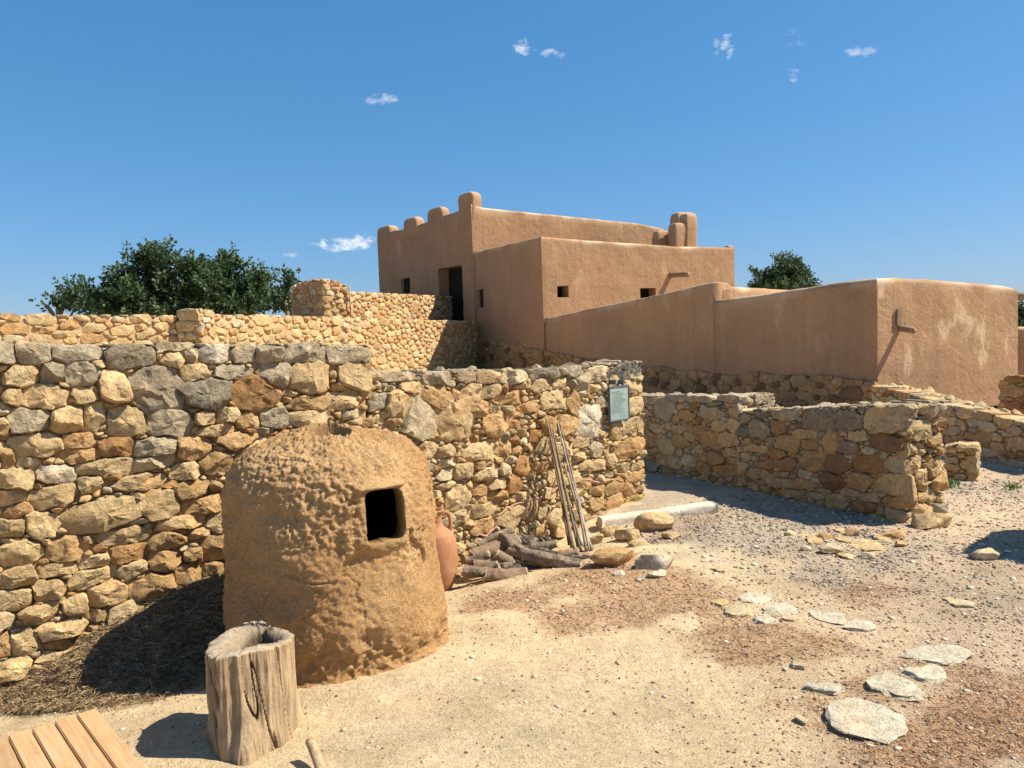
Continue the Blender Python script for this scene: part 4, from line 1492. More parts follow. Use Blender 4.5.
def build_wing():
    Rc = at_depth(877, 278, 12.0)
    Rp = (Rc.x, Rc.y)
    root = thing('adobe_house', (Rc.x, Rc.y, 0.3), 'low tan adobe house with long shaded side wall and sunlit end', 'building')
    # long shaded side wall, two heights
    start = (L2[0] - nTL[0] * .0 + .03, L2[1] - .03)
    u, L = unit(start, Rp)
    n = (u[1], -u[0])
    def U(px, py, o=start, uu=u, nn=n):
        p = on_wall(px, py, o, nn)
        return (p.x - o[0]) * uu[0] + (p.y - o[1]) * uu[1], p.z
    us, _ = U(713, 290)
    brk = (start[0] + u[0] * us, start[1] + u[1] * us)
    tl = pix_top([(545, 318), (600, 306), (660, 294), (700, 284.5), (713, 282)], start, u, n)
    trr = pix_top([(713, 300), (760, 294), (820, 285), (860, 279), (877, 278)], brk, u, n)
    adobe_wall(root, 'wall', start, brk, tl, 0.3, .4, [], 1, cap=.06, amp=.025)
    d2 = at_depth(1018, 289, 13.3)
    e = (d2.x, d2.y)
    adobe_wall(root, 'wall', (brk[0] + u[0] * .002, brk[1] + u[1] * .002), Rp, trr, .2, .4, [], 1, cap=.09, amp=.025, nxt=e)
    # step block
    # sunlit end
    u2, L2_ = unit(Rp, e)
    n2 = (u2[1], -u2[0])
    te = pix_top([(877, 278), (900, 277), (940, 279.5), (985, 283), (1008, 285), (1018, 287)], Rp, u2, n2)
    e2 = (e[0] - n2[0] * 5.2, e[1] - n2[1] * 5.2)
    adobe_wall(root, 'wall', Rp, e, te, .2, .4, [], 1, cap=.09, amp=.03, prev=brk, nxt=e2, mat='worn_plaster', worn=1.0)
    # far side and back
    adobe_wall(root, 'wall', e, e2, lambda x: te(L2_) + .0, .2, .4, [], 1, cap=.09, prev=Rp)
    # roof: gently mounded mud roof with a back parapet
    def slab(name, pts, th=.18):
        k = len(pts)
        V = [(x - root.location.x, y - root.location.y, z - root.location.z) for x, y, z in pts] + [(x - root.location.x, y - root.location.y, z - th - root.location.z) for x, y, z in pts]
        Fs = [tuple(range(k)), tuple(range(2 * k - 1, k - 1, -1))] + [(i, i + k, (i + 1) % k + k, (i + 1) % k) for i in range(k)]
        link(name, mesh(name, V, Fs, 'adobe_plaster', (.45, .45, .45, 0), False), root)
    zr = trr(0) - .1
    q0 = (brk[0] - n[0] * .3, brk[1] - n[1] * .3)
    q1 = (Rp[0] - n[0] * .3 - n2[0] * .3, Rp[1] - n[1] * .3 - n2[1] * .3)
    q2 = (e[0] - n2[0] * .3, e[1] - n2[1] * .3)
    q3 = (e2[0], e2[1])
    slab('roof', [(*q0, zr), (*q1, zr + .0), (*q2, zr), (*q3, zr + .12)])
    # cross parapet at the step seen from its sunlit side
    g1 = at_depth(800, 287, 18.5)
    adobe_wall(root, 'wall', (brk[0] - n[0] * .41, brk[1] - n[1] * .41), (g1.x, g1.y), pix_top([(713, 286), (760, 288), (800, 290)], brk, *(lambda v, l: (v, (v[1], -v[0])))(*unit(brk, (g1.x, g1.y)))), 1.2, .35, [], 1, cap=.12, worn=1.0)
    lump(root, 'merlon', np.array([brk[0] - n[0] * .3 - u[0] * .25, brk[1] - n[1] * .3 - u[1] * .25, tl(us) - .35]), u, .55, .5, .36, 3.5, 22)
    # spout on the sunlit end
    p = np.array(on_wall(899, 327, Rp, n2))
    beam_part(root, 'water_spout', p - np.array([n2[0] * .1, n2[1] * .1, 0]), p + np.array([n2[0] * .26 + u2[0] * .02, n2[1] * .26, -.06]), .05)
    s0 = on_wall(897, 309, Rp, n2)
    V = []
    for (px, py) in [(895.5, 309), (899.5, 309), (899.5, 326), (895.5, 326)]:
        q = on_wall(px, py, Rp, n2)
        V.append((q.x + n2[0] * .012 - root.location.x, q.y + n2[1] * .012 - root.location.y, q.z - root.location.z))
    for (px, py) in [(895.5, 309), (899.5, 309), (899.5, 326), (895.5, 326)]:
        q = on_wall(px, py, Rp, n2)
        V.append((q.x + n2[0] * .04 - root.location.x, q.y + n2[1] * .04 - root.location.y, q.z - root.location.z))
    link('gutter_board', mesh('gutter_board', V, [(0, 3, 2, 1), (4, 5, 6, 7), (0, 1, 5, 4), (1, 2, 6, 5), (2, 3, 7, 6), (3, 0, 4, 7)], 'old_wood', None, False), root)
    # --- exposed stone footing under the plaster of the long wall
    s2 = (start[0] + n[0] * .05, start[1] + n[1] * .05)
    bt = pix_top([(545, 350), (580, 357), (640, 366), (700, 372), (760, 374), (800, 372), (840, 379), (877, 381)], s2, u, n)
    nb = lambda x: bt(x) + .05 * float(vnoise(np.array([[x * 1.7, 0, 3.]]), 7)[0])
    bo = lambda x: 0.05 + .75 * (1 - x / L)
    ft = thing('stone_footing', (s2[0], s2[1], 0.3), 'shaded rubble footing along the foot of the long adobe wall', 'wall')
    wall_core(ft, s2, u, n, L, nb, bo, .2, 'mud_mortar', .012, step=.2, drop=.015)
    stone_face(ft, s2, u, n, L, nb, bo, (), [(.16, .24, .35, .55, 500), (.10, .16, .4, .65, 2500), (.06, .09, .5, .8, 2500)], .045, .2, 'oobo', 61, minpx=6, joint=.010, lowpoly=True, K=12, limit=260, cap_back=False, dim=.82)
    # footing under the block's left face
    s3 = (T2[0] + nTL[0] * .05, T2[1] + nTL[1] * .05)
    u3, L3 = unit(T2, L2)
    b3 = pix_top([(472, 338), (500, 341), (541, 350)], s3, u3, nTL)
    ft2 = thing('stone_footing', (s3[0], s3[1], 0.5), 'shaded rubble footing under the lower block of the tower house', 'wall')
    nb3 = lambda x: b3(x) + .06 * float(vnoise(np.array([[x * 1.7, 0, 9.]]), 8)[0])
    wall_core(ft2, s3, u3, nTL, L3, nb3, lambda x: .7, .2, 'mud_mortar', .012, step=.2, drop=.015)
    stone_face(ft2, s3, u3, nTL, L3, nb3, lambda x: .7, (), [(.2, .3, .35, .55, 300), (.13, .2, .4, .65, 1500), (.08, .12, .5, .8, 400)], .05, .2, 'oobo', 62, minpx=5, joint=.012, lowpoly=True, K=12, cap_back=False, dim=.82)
    # small plastered wall with a wooden beam at the right border
    a, b = at_depth(1010, 330, 14.6), at_depth(1110, 330, 14.2)
    rt = thing('adobe_yard_wall', (a.x, a.y, 0.4), 'bit of plastered yard wall at the right edge beside the adobe house', 'wall')
    uu, LL = unit((a.x, a.y), (b.x, b.y))
    adobe_wall(rt, 'wall', (a.x, a.y), (b.x, b.y), lambda x: a.z + .05, .2, .35, [], 1)
    p, q = at_depth(1008, 297, 13.9), at_depth(1075, 294, 13.7)
    bt_ = thing('roof_beam', (p.x, p.y, p.z), 'grey wooden roof beam sticking out at the far right edge', 'beam')
    beam_part(bt_, 'pole', p, q, .075, 'bark_wood')
    pq = at_depth(1068, 330, 13.7)
    beam_part(bt_, 'post', (q.x - .1, q.y, q.z), (pq.x, pq.y, .3), .07, 'bark_wood')
    return root, Rp, u2, n2, e


wing, Rp, uE, nE, eE = build_wing()


# ------------------------------------------------------------------ trees
def build_tree(name, label, base_p, crown, sprays, leaf, seed, cat='tree', upright=.6, group=None, leafn=26, clumps=13):
    """crown: list of (cx,cy,cz,rx,ry,rz) lobes"""
    rs = np.random.RandomState(seed)
    root = thing(name, base_p, label, cat, group)
    bp = np.array(base_p)
    # trunk and limbs
    segs = []
    cz = np.mean([c[2] for c in crown])
    ctr = np.array([np.mean([c[0] for c in crown]), np.mean([c[1] for c in crown]), cz])
    h = ctr[2] - bp[2]
    P = np.array([bp + (ctr - bp) * t + np.array([math.sin(t * 5) * .12, math.cos(t * 4) * .1, 0]) * h * .1 for t in np.linspace(0, 1, 9)])
    V, Fs = tube(P, np.linspace(.05, .02, 9) * h + .03, 9)
    segs.append((V, Fs, (0, 0, 0, 0)))
    for c in crown:
        for k in range(3):
            t = rs.uniform(.35, .8)
            s = bp + (ctr - bp) * t
            e = np.array(c[:3]) + rs.normal(0, .35, 3) * np.array(c[3:])
            Q = np.array([s + (e - s) * w + np.array([0, 0, .12 * h * math.sin(w * math.pi)]) for w in np.linspace(0, 1, 7)])
            V, Fs = tube(Q, np.linspace(.022, .006, 7) * h, 6)
            segs.append((V, Fs, (0, 0, 0, 0)))
    V, Fs, _ = merge(segs)
    link('trunk', mesh('trunk', V - bp, Fs, 'bark_wood'), root)
    # crown of leafy shoots
    VV, FF, TT = [], [], []
    vol = np.array([c[3] * c[4] * c[5] for c in crown])
    # boughs: small clumps gathered in each lobe, so that sky shows between them
    boughs = []
    for ci, c in enumerate(crown):
        for _ in range(clumps):
            d = rs.normal(0, 1, 3)
            d /= np.linalg.norm(d)
            boughs.append((np.array(c[:3]) + d * np.array(c[3:]) * rs.uniform(.35, 1.02), np.array(c[3:]) * rs.uniform(.13, .27), d, vol[ci]))
    pw = np.array([b[3] for b in boughs])
    ids = rs.choice(len(boughs), sprays, p=pw / pw.sum())
    cnt = 0
    for ci in ids:
        bc, br, bd, _ = boughs[ci]
        p = bc + rs.normal(0, 1, 3) * br
        d = bd
        ax = d * np.array([1, 1, .6]) + np.array([0, 0, upright]) + rs.normal(0, .25, 3)
        ax /= np.linalg.norm(ax)
        ln = leaf * rs.uniform(2.2, 4.5)
        shade = rs.uniform(0, 1)
        nl = leafn
        t = rs.uniform(-.2, 1, nl)
        side = rs.normal(0, 1, (nl, 3))
        side -= ax * (side @ ax)[:, None]
        side /= np.linalg.norm(side, axis=1)[:, None]
        q = p + ax * (t * ln)[:, None] + side * (leaf * .35 * rs.uniform(.2, 1.2, nl) * (1.15 - .7 * t))[:, None]
        dirn = ax * .55 + side * .8 + rs.normal(0, .2, (nl, 3))
        dirn /= np.linalg.norm(dirn, axis=1)[:, None]
        wd = np.cross(dirn, rs.normal(0, 1, (nl, 3)))
        wd /= np.linalg.norm(wd, axis=1)[:, None]
        L = leaf * rs.uniform(.7, 1.25, nl)[:, None]
        a, b_, c_, d_ = q, q + dirn * L * .5 + wd * L * .26, q + dirn * L, q + dirn * L * .5 - wd * L * .26
        VV.append(np.stack([a, b_, c_, d_], 1).reshape(-1, 3))
        FF.append(np.arange(nl * 4).reshape(-1, 4) + cnt)
        cnt += nl * 4
        tv = np.clip(shade * .6 + rs.uniform(0, .4, nl), 0, 1)
        TT.append(np.repeat(tv, 4))
    V = np.vstack(VV) - bp
    T = np.concatenate(TT)
    link('crown', mesh('crown', V, np.vstack(FF), 'tree_leaf', np.stack([T, T, T], -1), False), root)
    return root


def lobe(px, py, Y, rx, ry):
    p = at_depth(px, py, Y)
    return (p.x, p.y, p.z, rx * Y / F, max(rx, ry) * Y / F * .8, ry * Y / F)


Yt = 34.0
b0 = at_depth(160, 330, Yt)
build_tree('carob_tree', 'broad dark green tree rising behind the retaining wall at left', (b0.x, b0.y, 1.0),
           [lobe(150, 286, Yt, 34, 28), lobe(120, 294, Yt, 26, 20), lobe(184, 289, Yt, 26, 23), lobe(88, 301, Yt, 13, 15), lobe(150, 306, Yt, 60, 14), lobe(205, 292, Yt, 18, 20)], 1150, .20, 3, leafn=24, clumps=20)
b0 = at_depth(240, 330, Yt + 2)
build_tree('carob_tree', 'dark green tree just left of the rounded stone corner', (b0.x, b0.y, 1.0),
           [lobe(222, 286, Yt + 2, 24, 20), lobe(252, 292, Yt + 2, 22, 17), lobe(235, 305, Yt + 2, 42, 12)], 700, .20, 4, leafn=24, clumps=18)
b0 = at_depth(58, 330, Yt + 1)
build_tree('young_carob', 'sparse young green shoots of a tree at the far left', (b0.x, b0.y, 1.0),
           [lobe(56, 304, Yt + 1, 13, 6), lobe(43, 303, Yt + 1, 4, 4), lobe(78, 300, Yt + 1, 8, 14)], 46, .2, 5, leafn=24)
b0 = at_depth(292, 330, 31)
build_tree('young_carob', 'thin tree shoot touching the rounded stone corner', (b0.x, b0.y, 1.0), [lobe(290, 296, 31, 5, 13), lobe(283, 303, 31, 8, 10)], 40, .2, 6, leafn=22, clumps=6)
b0 = at_depth(782, 320, 40)
build_tree('pine_tree', 'round green tree crown behind the roof of the low house', (b0.x, b0.y, .8),
           [lobe(782, 273, 40, 19, 9), lobe(765, 278, 40, 11, 7), lobe(799, 277, 40, 10, 6), lobe(780, 286, 40, 25, 7)], 520, .15, 7, upright=.3, leafn=26)
b0 = at_depth(1026, 340, 36)
build_tree('pine_tree', 'sliver of dark tree at the far right edge under the beam', (b0.x, b0.y, .8), [lobe(1030, 322, 36, 10, 8), lobe(1040, 318, 36, 14, 10)], 120, .26, 8, upright=.3, leafn=22)


# ------------------------------------------------------------------ clay oven
def build_oven():
    cy = 4.14
    cp = at_depth(341, 640, cy)
    cx = cp.x
    gz = Gf(cx, cy) - .02
    root = thing('clay_oven', (cx, cy, gz), 'domed clay oven of cracked ochre mud with a square mouth', 'oven')
    prof = [(0.0, .575), (.1, .590), (.3, .588), (.6, .577), (.78, .572), (.9, .560), (1.0, .532), (1.08, .482), (1.135, .415), (1.175, .32), (1.197, .21), (1.205, .10), (1.207, .03)]
    pz = np.array([p[0] for p in prof]); pr = np.array([p[1] for p in prof])
    arc = np.concatenate([[0], np.cumsum(np.hypot(np.diff(pz), np.diff(pr)))])
    nv, nu = 250, 470
    s = np.linspace(0, arc[-1], nv)
    z0 = np.interp(s, arc, pz); r0 = np.interp(s, arc, pr)
    th = np.linspace(0, 2 * math.pi, nu, endpoint=False)       # 0 = towards -Y, + = towards +X
    TH, Z = np.meshgrid(th, z0)
    RR = np.repeat(r0[:, None], nu, 1)
    S = np.repeat(s[:, None], nu, 1)
    ux, uy = np.sin(TH), -np.cos(TH)
    P = np.stack([ux * RR, uy * RR, Z], -1)
    # relief
    d = 0.034 * fbm(P * 1.9 + 5, 3, 101)
    d += 0.010 * fbm(P * 6.0, 4, 102, .6)
    rough = sstep(-.3, .3, fbm(P * 2.2 + 9, 3, 104) + 1.1 * (Z - .75) - .9 * sstep(.25, -.05, Z - .05) * -1)
    gran = fbm(P * 46, 3, 103, .7)
    d += (0.0035 + 0.0075 * rough) * gran
    d += 0.007 * rough * np.abs(vnoise(P * 55, 105))
    # coats of clay broken off along wandering edges
    front = math.radians(13)
    t = (TH - front + math.pi) % (2 * math.pi) - math.pi
    edge = fbm(P * 3.3 + 3, 4, 106) * .16
    coat1 = sstep(-.012, .012, Z - (.50 + .42 * (t + .30)) + edge * 1.1) * sstep(.75, .45, t)
    d += 0.016 * (coat1 - .5) * sstep(-.9, -.6, t)
    coat2 = sstep(-.012, .012, Z - .60 - .10 * np.sin(t * 4) + edge)
    d += 0.020 * (coat2 - .5) * sstep(-.25, 0.0, t) * sstep(1.3, 1.0, t)
    crack = np.abs(fbm(P * 2.4 + 21, 4, 107))
    d -= 0.008 * sstep(.04, .0, crack) * sstep(.2, .5, fbm(P * 1.3 + 2, 2, 108) + .45)
    # undercut, crumbled foot
    foot = sstep(.24, .04, Z + .10 * fbm(P * 4 + 8, 3, 109))
    d -= foot * (.030 + .035 * np.abs(fbm(P * 13, 3, 110)))
    d += foot * .05 * sstep(.10, 0, Z)
    # mouth
    mt, mz = None, None
    # direction of the mouth from the photograph's side view
    tgt = None
    best = 1e9
    for a in np.linspace(-.4, 1.6, 401):
        q = proj((cx + .575 * math.sin(a), cy - .575 * math.cos(a), gz + .7))
        if abs(q[0] - 388) < best:
            best = abs(q[0] - 388); mt = a
    # height of mouth
    q = (cx + .575 * math.sin(mt), cy - .575 * math.cos(mt))
    zt = at_depth(385, 490, q[1]).z - gz
    zb = at_depth(385, 541, q[1]).z - gz
    tm = (TH - mt + math.pi) % (2 * math.pi) - math.pi
    hw = .108 / .575
    wob = .06 * fbm(P * 9, 2, 120)
    sx = np.abs(tm) / hw
    sz = np.abs(Z - (zt + zb) / 2) / ((zt - zb) / 2)
    se = (np.clip(sx, 0, 5) ** 7 + np.clip(sz, 0, 5) ** 7) ** (1 / 7) * (1 + wob)
    rim = sstep(1.55, 1.05, se)
    d = d * (1 - .55 * rim) + .016 * rim
    lip = sstep(1.28, 1.12, sz) * sstep(.98, 1.1, sz) * (Z > (zt + zb) / 2) * sstep(1.5, 1.1, sx)
    d += .03 * lip * (1 + .4 * fbm(P * 12, 2, 121))
    ins = sstep(1.03, .955, se)
    RR2 = (RR + d)
    Z2 = Z + d * np.clip((S - .95) / .35, 0, 1) * .9
    dome = np.clip((S - .95) / .35, 0, 1)
    RR2 = RR + d * (1 - .7 * dome)
    # vent hole on top
    vx, vy = ux * RR2 - .02, uy * RR2 + .13
    vr = np.hypot(vx / .12, vy / .085)
    vent = sstep(1.0, .8, vr)
    Z2 = Z2 + (.012 + .030 * sstep(-.03, .06, vy)) * sstep(1.9, 1.15, vr) * (1 - vent) - vent * .3
    RR2 = np.maximum(RR2, .01)
    V = np.stack([ux * RR2, uy * RR2, Z2], -1).reshape(-1, 3)
    V = V * np.array([1, 1.0, 1])
    cA, cB = np.array([.69, .40, .172]), np.array([.77, .49, .235])
    k = np.clip(.5 + .6 * fbm(P * 3.0, 3, 130), 0, 1)[..., None]
    C = cA * (1 - k) + cB * k
    C = C * (1 - .12 * (1 - rough)[..., None] * np.array([.6, .9, 1.1]))
    pk = sstep(.15, .55, fbm(P * 2.0 + 30, 4, 131))[..., None] * .35
    C = C * (1 - pk) + np.array([.60, .33, .125]) * pk
    Fs = grid_faces(nu, nv, True)
    sef = se.reshape(-1)
    inside = (sef < 1)[Fs].all(1)
    keep = Fs[~inside]
    rimv = np.zeros(len(V), bool)
    rimv[np.unique(Fs[inside])] = True
    used = np.zeros(len(V), bool)
    used[np.unique(keep)] = True
    rimv &= used & (sef < 1)
    # snap the ragged rim onto the outline of the mouth
    zc = (zt + zb) / 2
    tt = tm.reshape(-1)[rimv] / sef[rimv]
    zz = zc + (Z2.reshape(-1)[rimv] - zc) / sef[rimv]
    rv = RR2.reshape(-1)[rimv]
    V[rimv] = np.stack([np.sin(mt + tt) * rv, -np.cos(mt + tt) * rv, zz], -1)
    me = mesh('body', V, keep, 'oven_clay', C.reshape(-1, 3))
    bm = bmesh.new()
    bm.from_mesh(me)
    bmesh.ops.delete(bm, geom=[v for v in bm.verts if not v.link_faces], context='VERTS')
    lay = bm.verts.layers.float_color['tint']
    ax = Vector((math.sin(mt), -math.cos(mt), 0))
    ctr = Vector((math.sin(mt) * .57, -math.cos(mt) * .57, zc))
    edges = [e for e in bm.edges if e.is_boundary and all((v.co - ctr).length < .25 for v in e.verts)]
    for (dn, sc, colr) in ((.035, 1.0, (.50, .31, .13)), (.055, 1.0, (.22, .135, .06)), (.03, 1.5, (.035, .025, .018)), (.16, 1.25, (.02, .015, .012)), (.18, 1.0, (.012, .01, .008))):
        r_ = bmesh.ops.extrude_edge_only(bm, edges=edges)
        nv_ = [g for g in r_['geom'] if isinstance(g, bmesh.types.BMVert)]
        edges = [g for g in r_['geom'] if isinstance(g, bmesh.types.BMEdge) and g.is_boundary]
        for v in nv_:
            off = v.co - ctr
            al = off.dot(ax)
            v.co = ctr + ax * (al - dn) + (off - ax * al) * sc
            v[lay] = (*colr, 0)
    r_ = bmesh.ops.holes_fill(bm, edges=edges, sides=0)
    bmesh.ops.recalc_face_normals(bm, faces=bm.faces)
    for f_ in bm.faces:
        f_.smooth = True
    bm.to_mesh(me)
    bm.free()
    link('body', me, root)
    # lid under the apex point
    return root, cx, cy, gz


oven, ocx, ocy, ogz = build_oven()


# ------------------------------------------------------------------ loose stones
def ground_rock(name, label, cat, px, py, wpx, hpx, code, seed, flat=False, group=None, sink=.62, zadd=0.0, rot=None, deep=1.0):
    """px,py centre of the rock as seen; size from its width and height in the picture"""
    g = gp(px, py + (hpx * .35 if not flat else 0))
    Y = g.y
    dist = (Vector(g) - EYE).length
    w = wpx * dist / F
    el = math.atan2(EYE.z - g.z, g.y)
    if flat:
        d = hpx * dist / F / math.sin(el) * .95
        h = .05
    else:
        h = hpx * dist / F * 1.2
        d = w * .75 * deep
    V, Fs = rock_mesh(w, d, h, seed, flat)
    a = random.Random(seed).uniform(-.4, .4) if rot is None else rot
    if flat:
        a *= .4
    c, s = math.cos(a), math.sin(a)
    V = np.stack([V[:, 0] * c - V[:, 1] * s, V[:, 0] * s + V[:, 1] * c, V[:, 2]], -1)
    z = g.z + zadd + float(micro(np.array([g.x]), np.array([g.y]))[0]) + ((.003 if flat else h * (.5 - sink * .5)))
    rs = np.random.RandomState(seed)
    col = np.array(TINT[code]) * rs.uniform(1.0, 1.15)
    me = mesh(name, V, Fs, 'limestone', (*col, LICH[code] * .4))
    me.set_sharp_from_angle(angle=R(34))
    o = link(name, me, None, (g.x, g.y, z))
    tag(o, label, cat, group)
    return o


# flat stones set into the ground
GR = 'flat stones set in the ground'
for k, (px, py, w, h, c, lab) in enumerate([
    (756, 595, 32, 10, 'W', 'flat pale stone in the ground, farthest of the row at the path middle'),
    (722, 602, 18, 8, 't', 'small dull flat stone at the left end of the far row'),
    (737, 612, 36, 12, 'w', 'wide dusty flat stone just below the left end of the far row'),
    (784, 610, 33, 16, 'W', 'squarish whitish flat stone in the middle of the far cluster'),
    (765, 624, 28, 9, 'W', 'thin bright flat stone at the near edge of the far cluster'),
    (792, 622, 20, 8, 'w', 'small cream flat stone touching the squarish one in the far cluster'),
    (827, 618, 34, 12, 'W', 'cream flat stone right of the far cluster, first of two'),
    (858, 628, 28, 11, 'W', 'cream flat stone right of the far cluster, second of two'),
    (934, 655, 62, 22, 'W', 'long pale flat slab farthest right in the path'),
    (928, 676, 40, 16, 'W', 'oval white flat stone just in front of the long right slab'),
    (891, 691, 54, 26, 'W', 'broad cracked white flat stone in the near path'),
    (868, 724, 58, 37, 'W', 'largest and nearest white flat stone in the path'),
    (829, 690, 37, 9, 'W', 'narrow white flat stone left of the broad cracked one'),
    (804, 719, 15, 8, 'w', 'little white flat stone left of the largest one'),
    (797, 667, 15, 8, 'w', 'little pale flat stone alone in the middle of the path'),
    (957, 600, 22, 8, 'w', 'dusty flat stone alone at the right near the dark shadow')]):
    ground_rock('flat_stone', lab, 'stone', px, py, w, h, c, 200 + k, True, GR)

GR2 = 'loose rocks near the wood pile'
for k, (px, py, w, h, c, lab, z) in enumerate([
    (613, 556, 48, 24, 'o', 'rounded orange boulder right of the fallen canes', 0),
    (654, 562, 38, 20, 'W', 'white boulder at the right of the orange boulder', 0),
    (659, 574, 20, 8, 'W', 'small white rock in front of the white boulder', 0),
    (654, 521, 36, 20, 't', 'tan rock leaning on the pale ground beam', 0),
    (628, 533, 26, 14, 't', 'rough tan rock left of the beam, behind the orange boulder', 0),
    (612, 528, 22, 13, 't', 'tan rock at the wall foot near the beam', 0),
    (597, 538, 18, 12, 't', 'small tan rock beside the foot of the canes', 0),
    (640, 541, 22, 9, 't', 'low tan rock between beam and white boulder', 0),
    (605, 517, 20, 9, 'w', 'flattish pale rock against the wall end by the beam', 0),
    (672, 533, 20, 8, 't', 'small tan rock in front of the beam', 0),
    (931, 521, 34, 14, 't', 'tan boulder at the sunlit corner of the low thick wall', 0),
    (895, 534, 22, 8, 'o', 'flattish brown rock in front of the low thick wall corner', 0),
    (620, 574, 14, 6, 'W', 'tiny white rock in front of the orange boulder', 0),
    (640, 579, 10, 5, 'W', 'tiniest white rock near the white boulder', 0),
    (988, 556, 26, 10, 'w', 'pale rock lying at the tip of the dark shadow', 0)]):
    ground_rock('loose_rock', lab, 'rock', px, py, w, h, c, 300 + k, False, GR2, zadd=z)

GR3 = 'rubble before the low thick wall'
rub = [(815, 541, 18, 7), (832, 549, 22, 9), (848, 541, 16, 8), (852, 531, 14, 7), (870, 545, 34, 13), (866, 555, 16, 6), (845, 556, 16, 6), (826, 535, 14, 6), (882, 538, 16, 7), (806, 548, 12, 5), (838, 529, 12, 5), (900, 545, 14, 5), (720, 570, 12, 5), (790, 532, 12, 5)]
names = ['leftmost but two', 'wide one by the middle', 'middle back', 'small back', 'largest, tilted slab', 'small front', 'left front', 'thin back', 'brown rear right', 'leftmost', 'tiny rear', 'rightmost', 'lone one on the path', 'lone one by the gravel']
for k, ((px, py, w, h), nm) in enumerate(zip(rub, names)):
    ground_rock('rubble_stone', 'piece of pale rubble before the low thick wall, ' + nm, 'rock', px, py, w, h, 'twto'[k % 4], 400 + k, k % 2 == 0, GR3)


# rubble along the foot of the sunlit house end
for k, (px, py, w, h, Y) in enumerate([(892, 389, 14, 8, 11.3), (904, 391, 14, 9, 11.3), (918, 396, 14, 8, 11.2), (929, 393, 12, 10, 11.4), (938, 399, 12, 7, 11.2), (950, 402, 16, 7, 11.0), (966, 404, 16, 7, 10.8)]):
    p = at_depth(px, py, Y)
    w_, h_ = w * Y / F, h * Y / F
    V, Fs = rock_mesh(w_ * 1.3, w_ * 1.2, h_ * 2.2, 450 + k, sub=2)
    o = link('rubble_stone', mesh('rubble_stone', V, Fs, 'limestone', (*TINT['tootwto'[k]], .1)), None, (p.x, p.y, p.z - h_ * .4))
    tag(o, 'rubble stone on the low wall under the adobe house end, number %s from the left' % ['one', 'two', 'three', 'four', 'five', 'six', 'seven'][k], 'rock', 'rubble under the house end')


# ------------------------------------------------------------------ pale ground beam
def build_beam():
    p = gp(599, 526)
    q = gp(714, 510)
    p, q = np.array(p), np.array(q)
    n = 26
    d = (q - p)[:2] / np.linalg.norm((q - p)[:2])
    s = np.array([-d[1], d[0]])
    V, sec = [], [(-.075, 0), (-.08, .06), (-.065, .095), (0, .10), (.06, .095), (.075, .06), (.07, 0)]
    for i in range(n):
        t = i / (n - 1)
        c = p + (q - p) * t
        for (a, z) in sec:
            V.append((c[0] + s[0] * a, c[1] + s[1] * a, c[2] - .02 + z))
    V = np.array(V)
    V += .012 * np.stack([fbm(V * 6 + k * 5, 3, 140 + k) for k in range(3)], -1)
    k = len(sec)
    Fs = [tuple(f) for f in grid_faces(k, n)]
    Fs += [tuple(range(k)), tuple((n - 1) * k + i for i in range(k - 1, -1, -1))]
    root = link('stone_sill', mesh('stone_sill', V - p, Fs, 'pale_beam'), None, p)
    tag(root, 'long pale weathered sill beam lying on the gravel between two walls', 'beam')


build_beam()


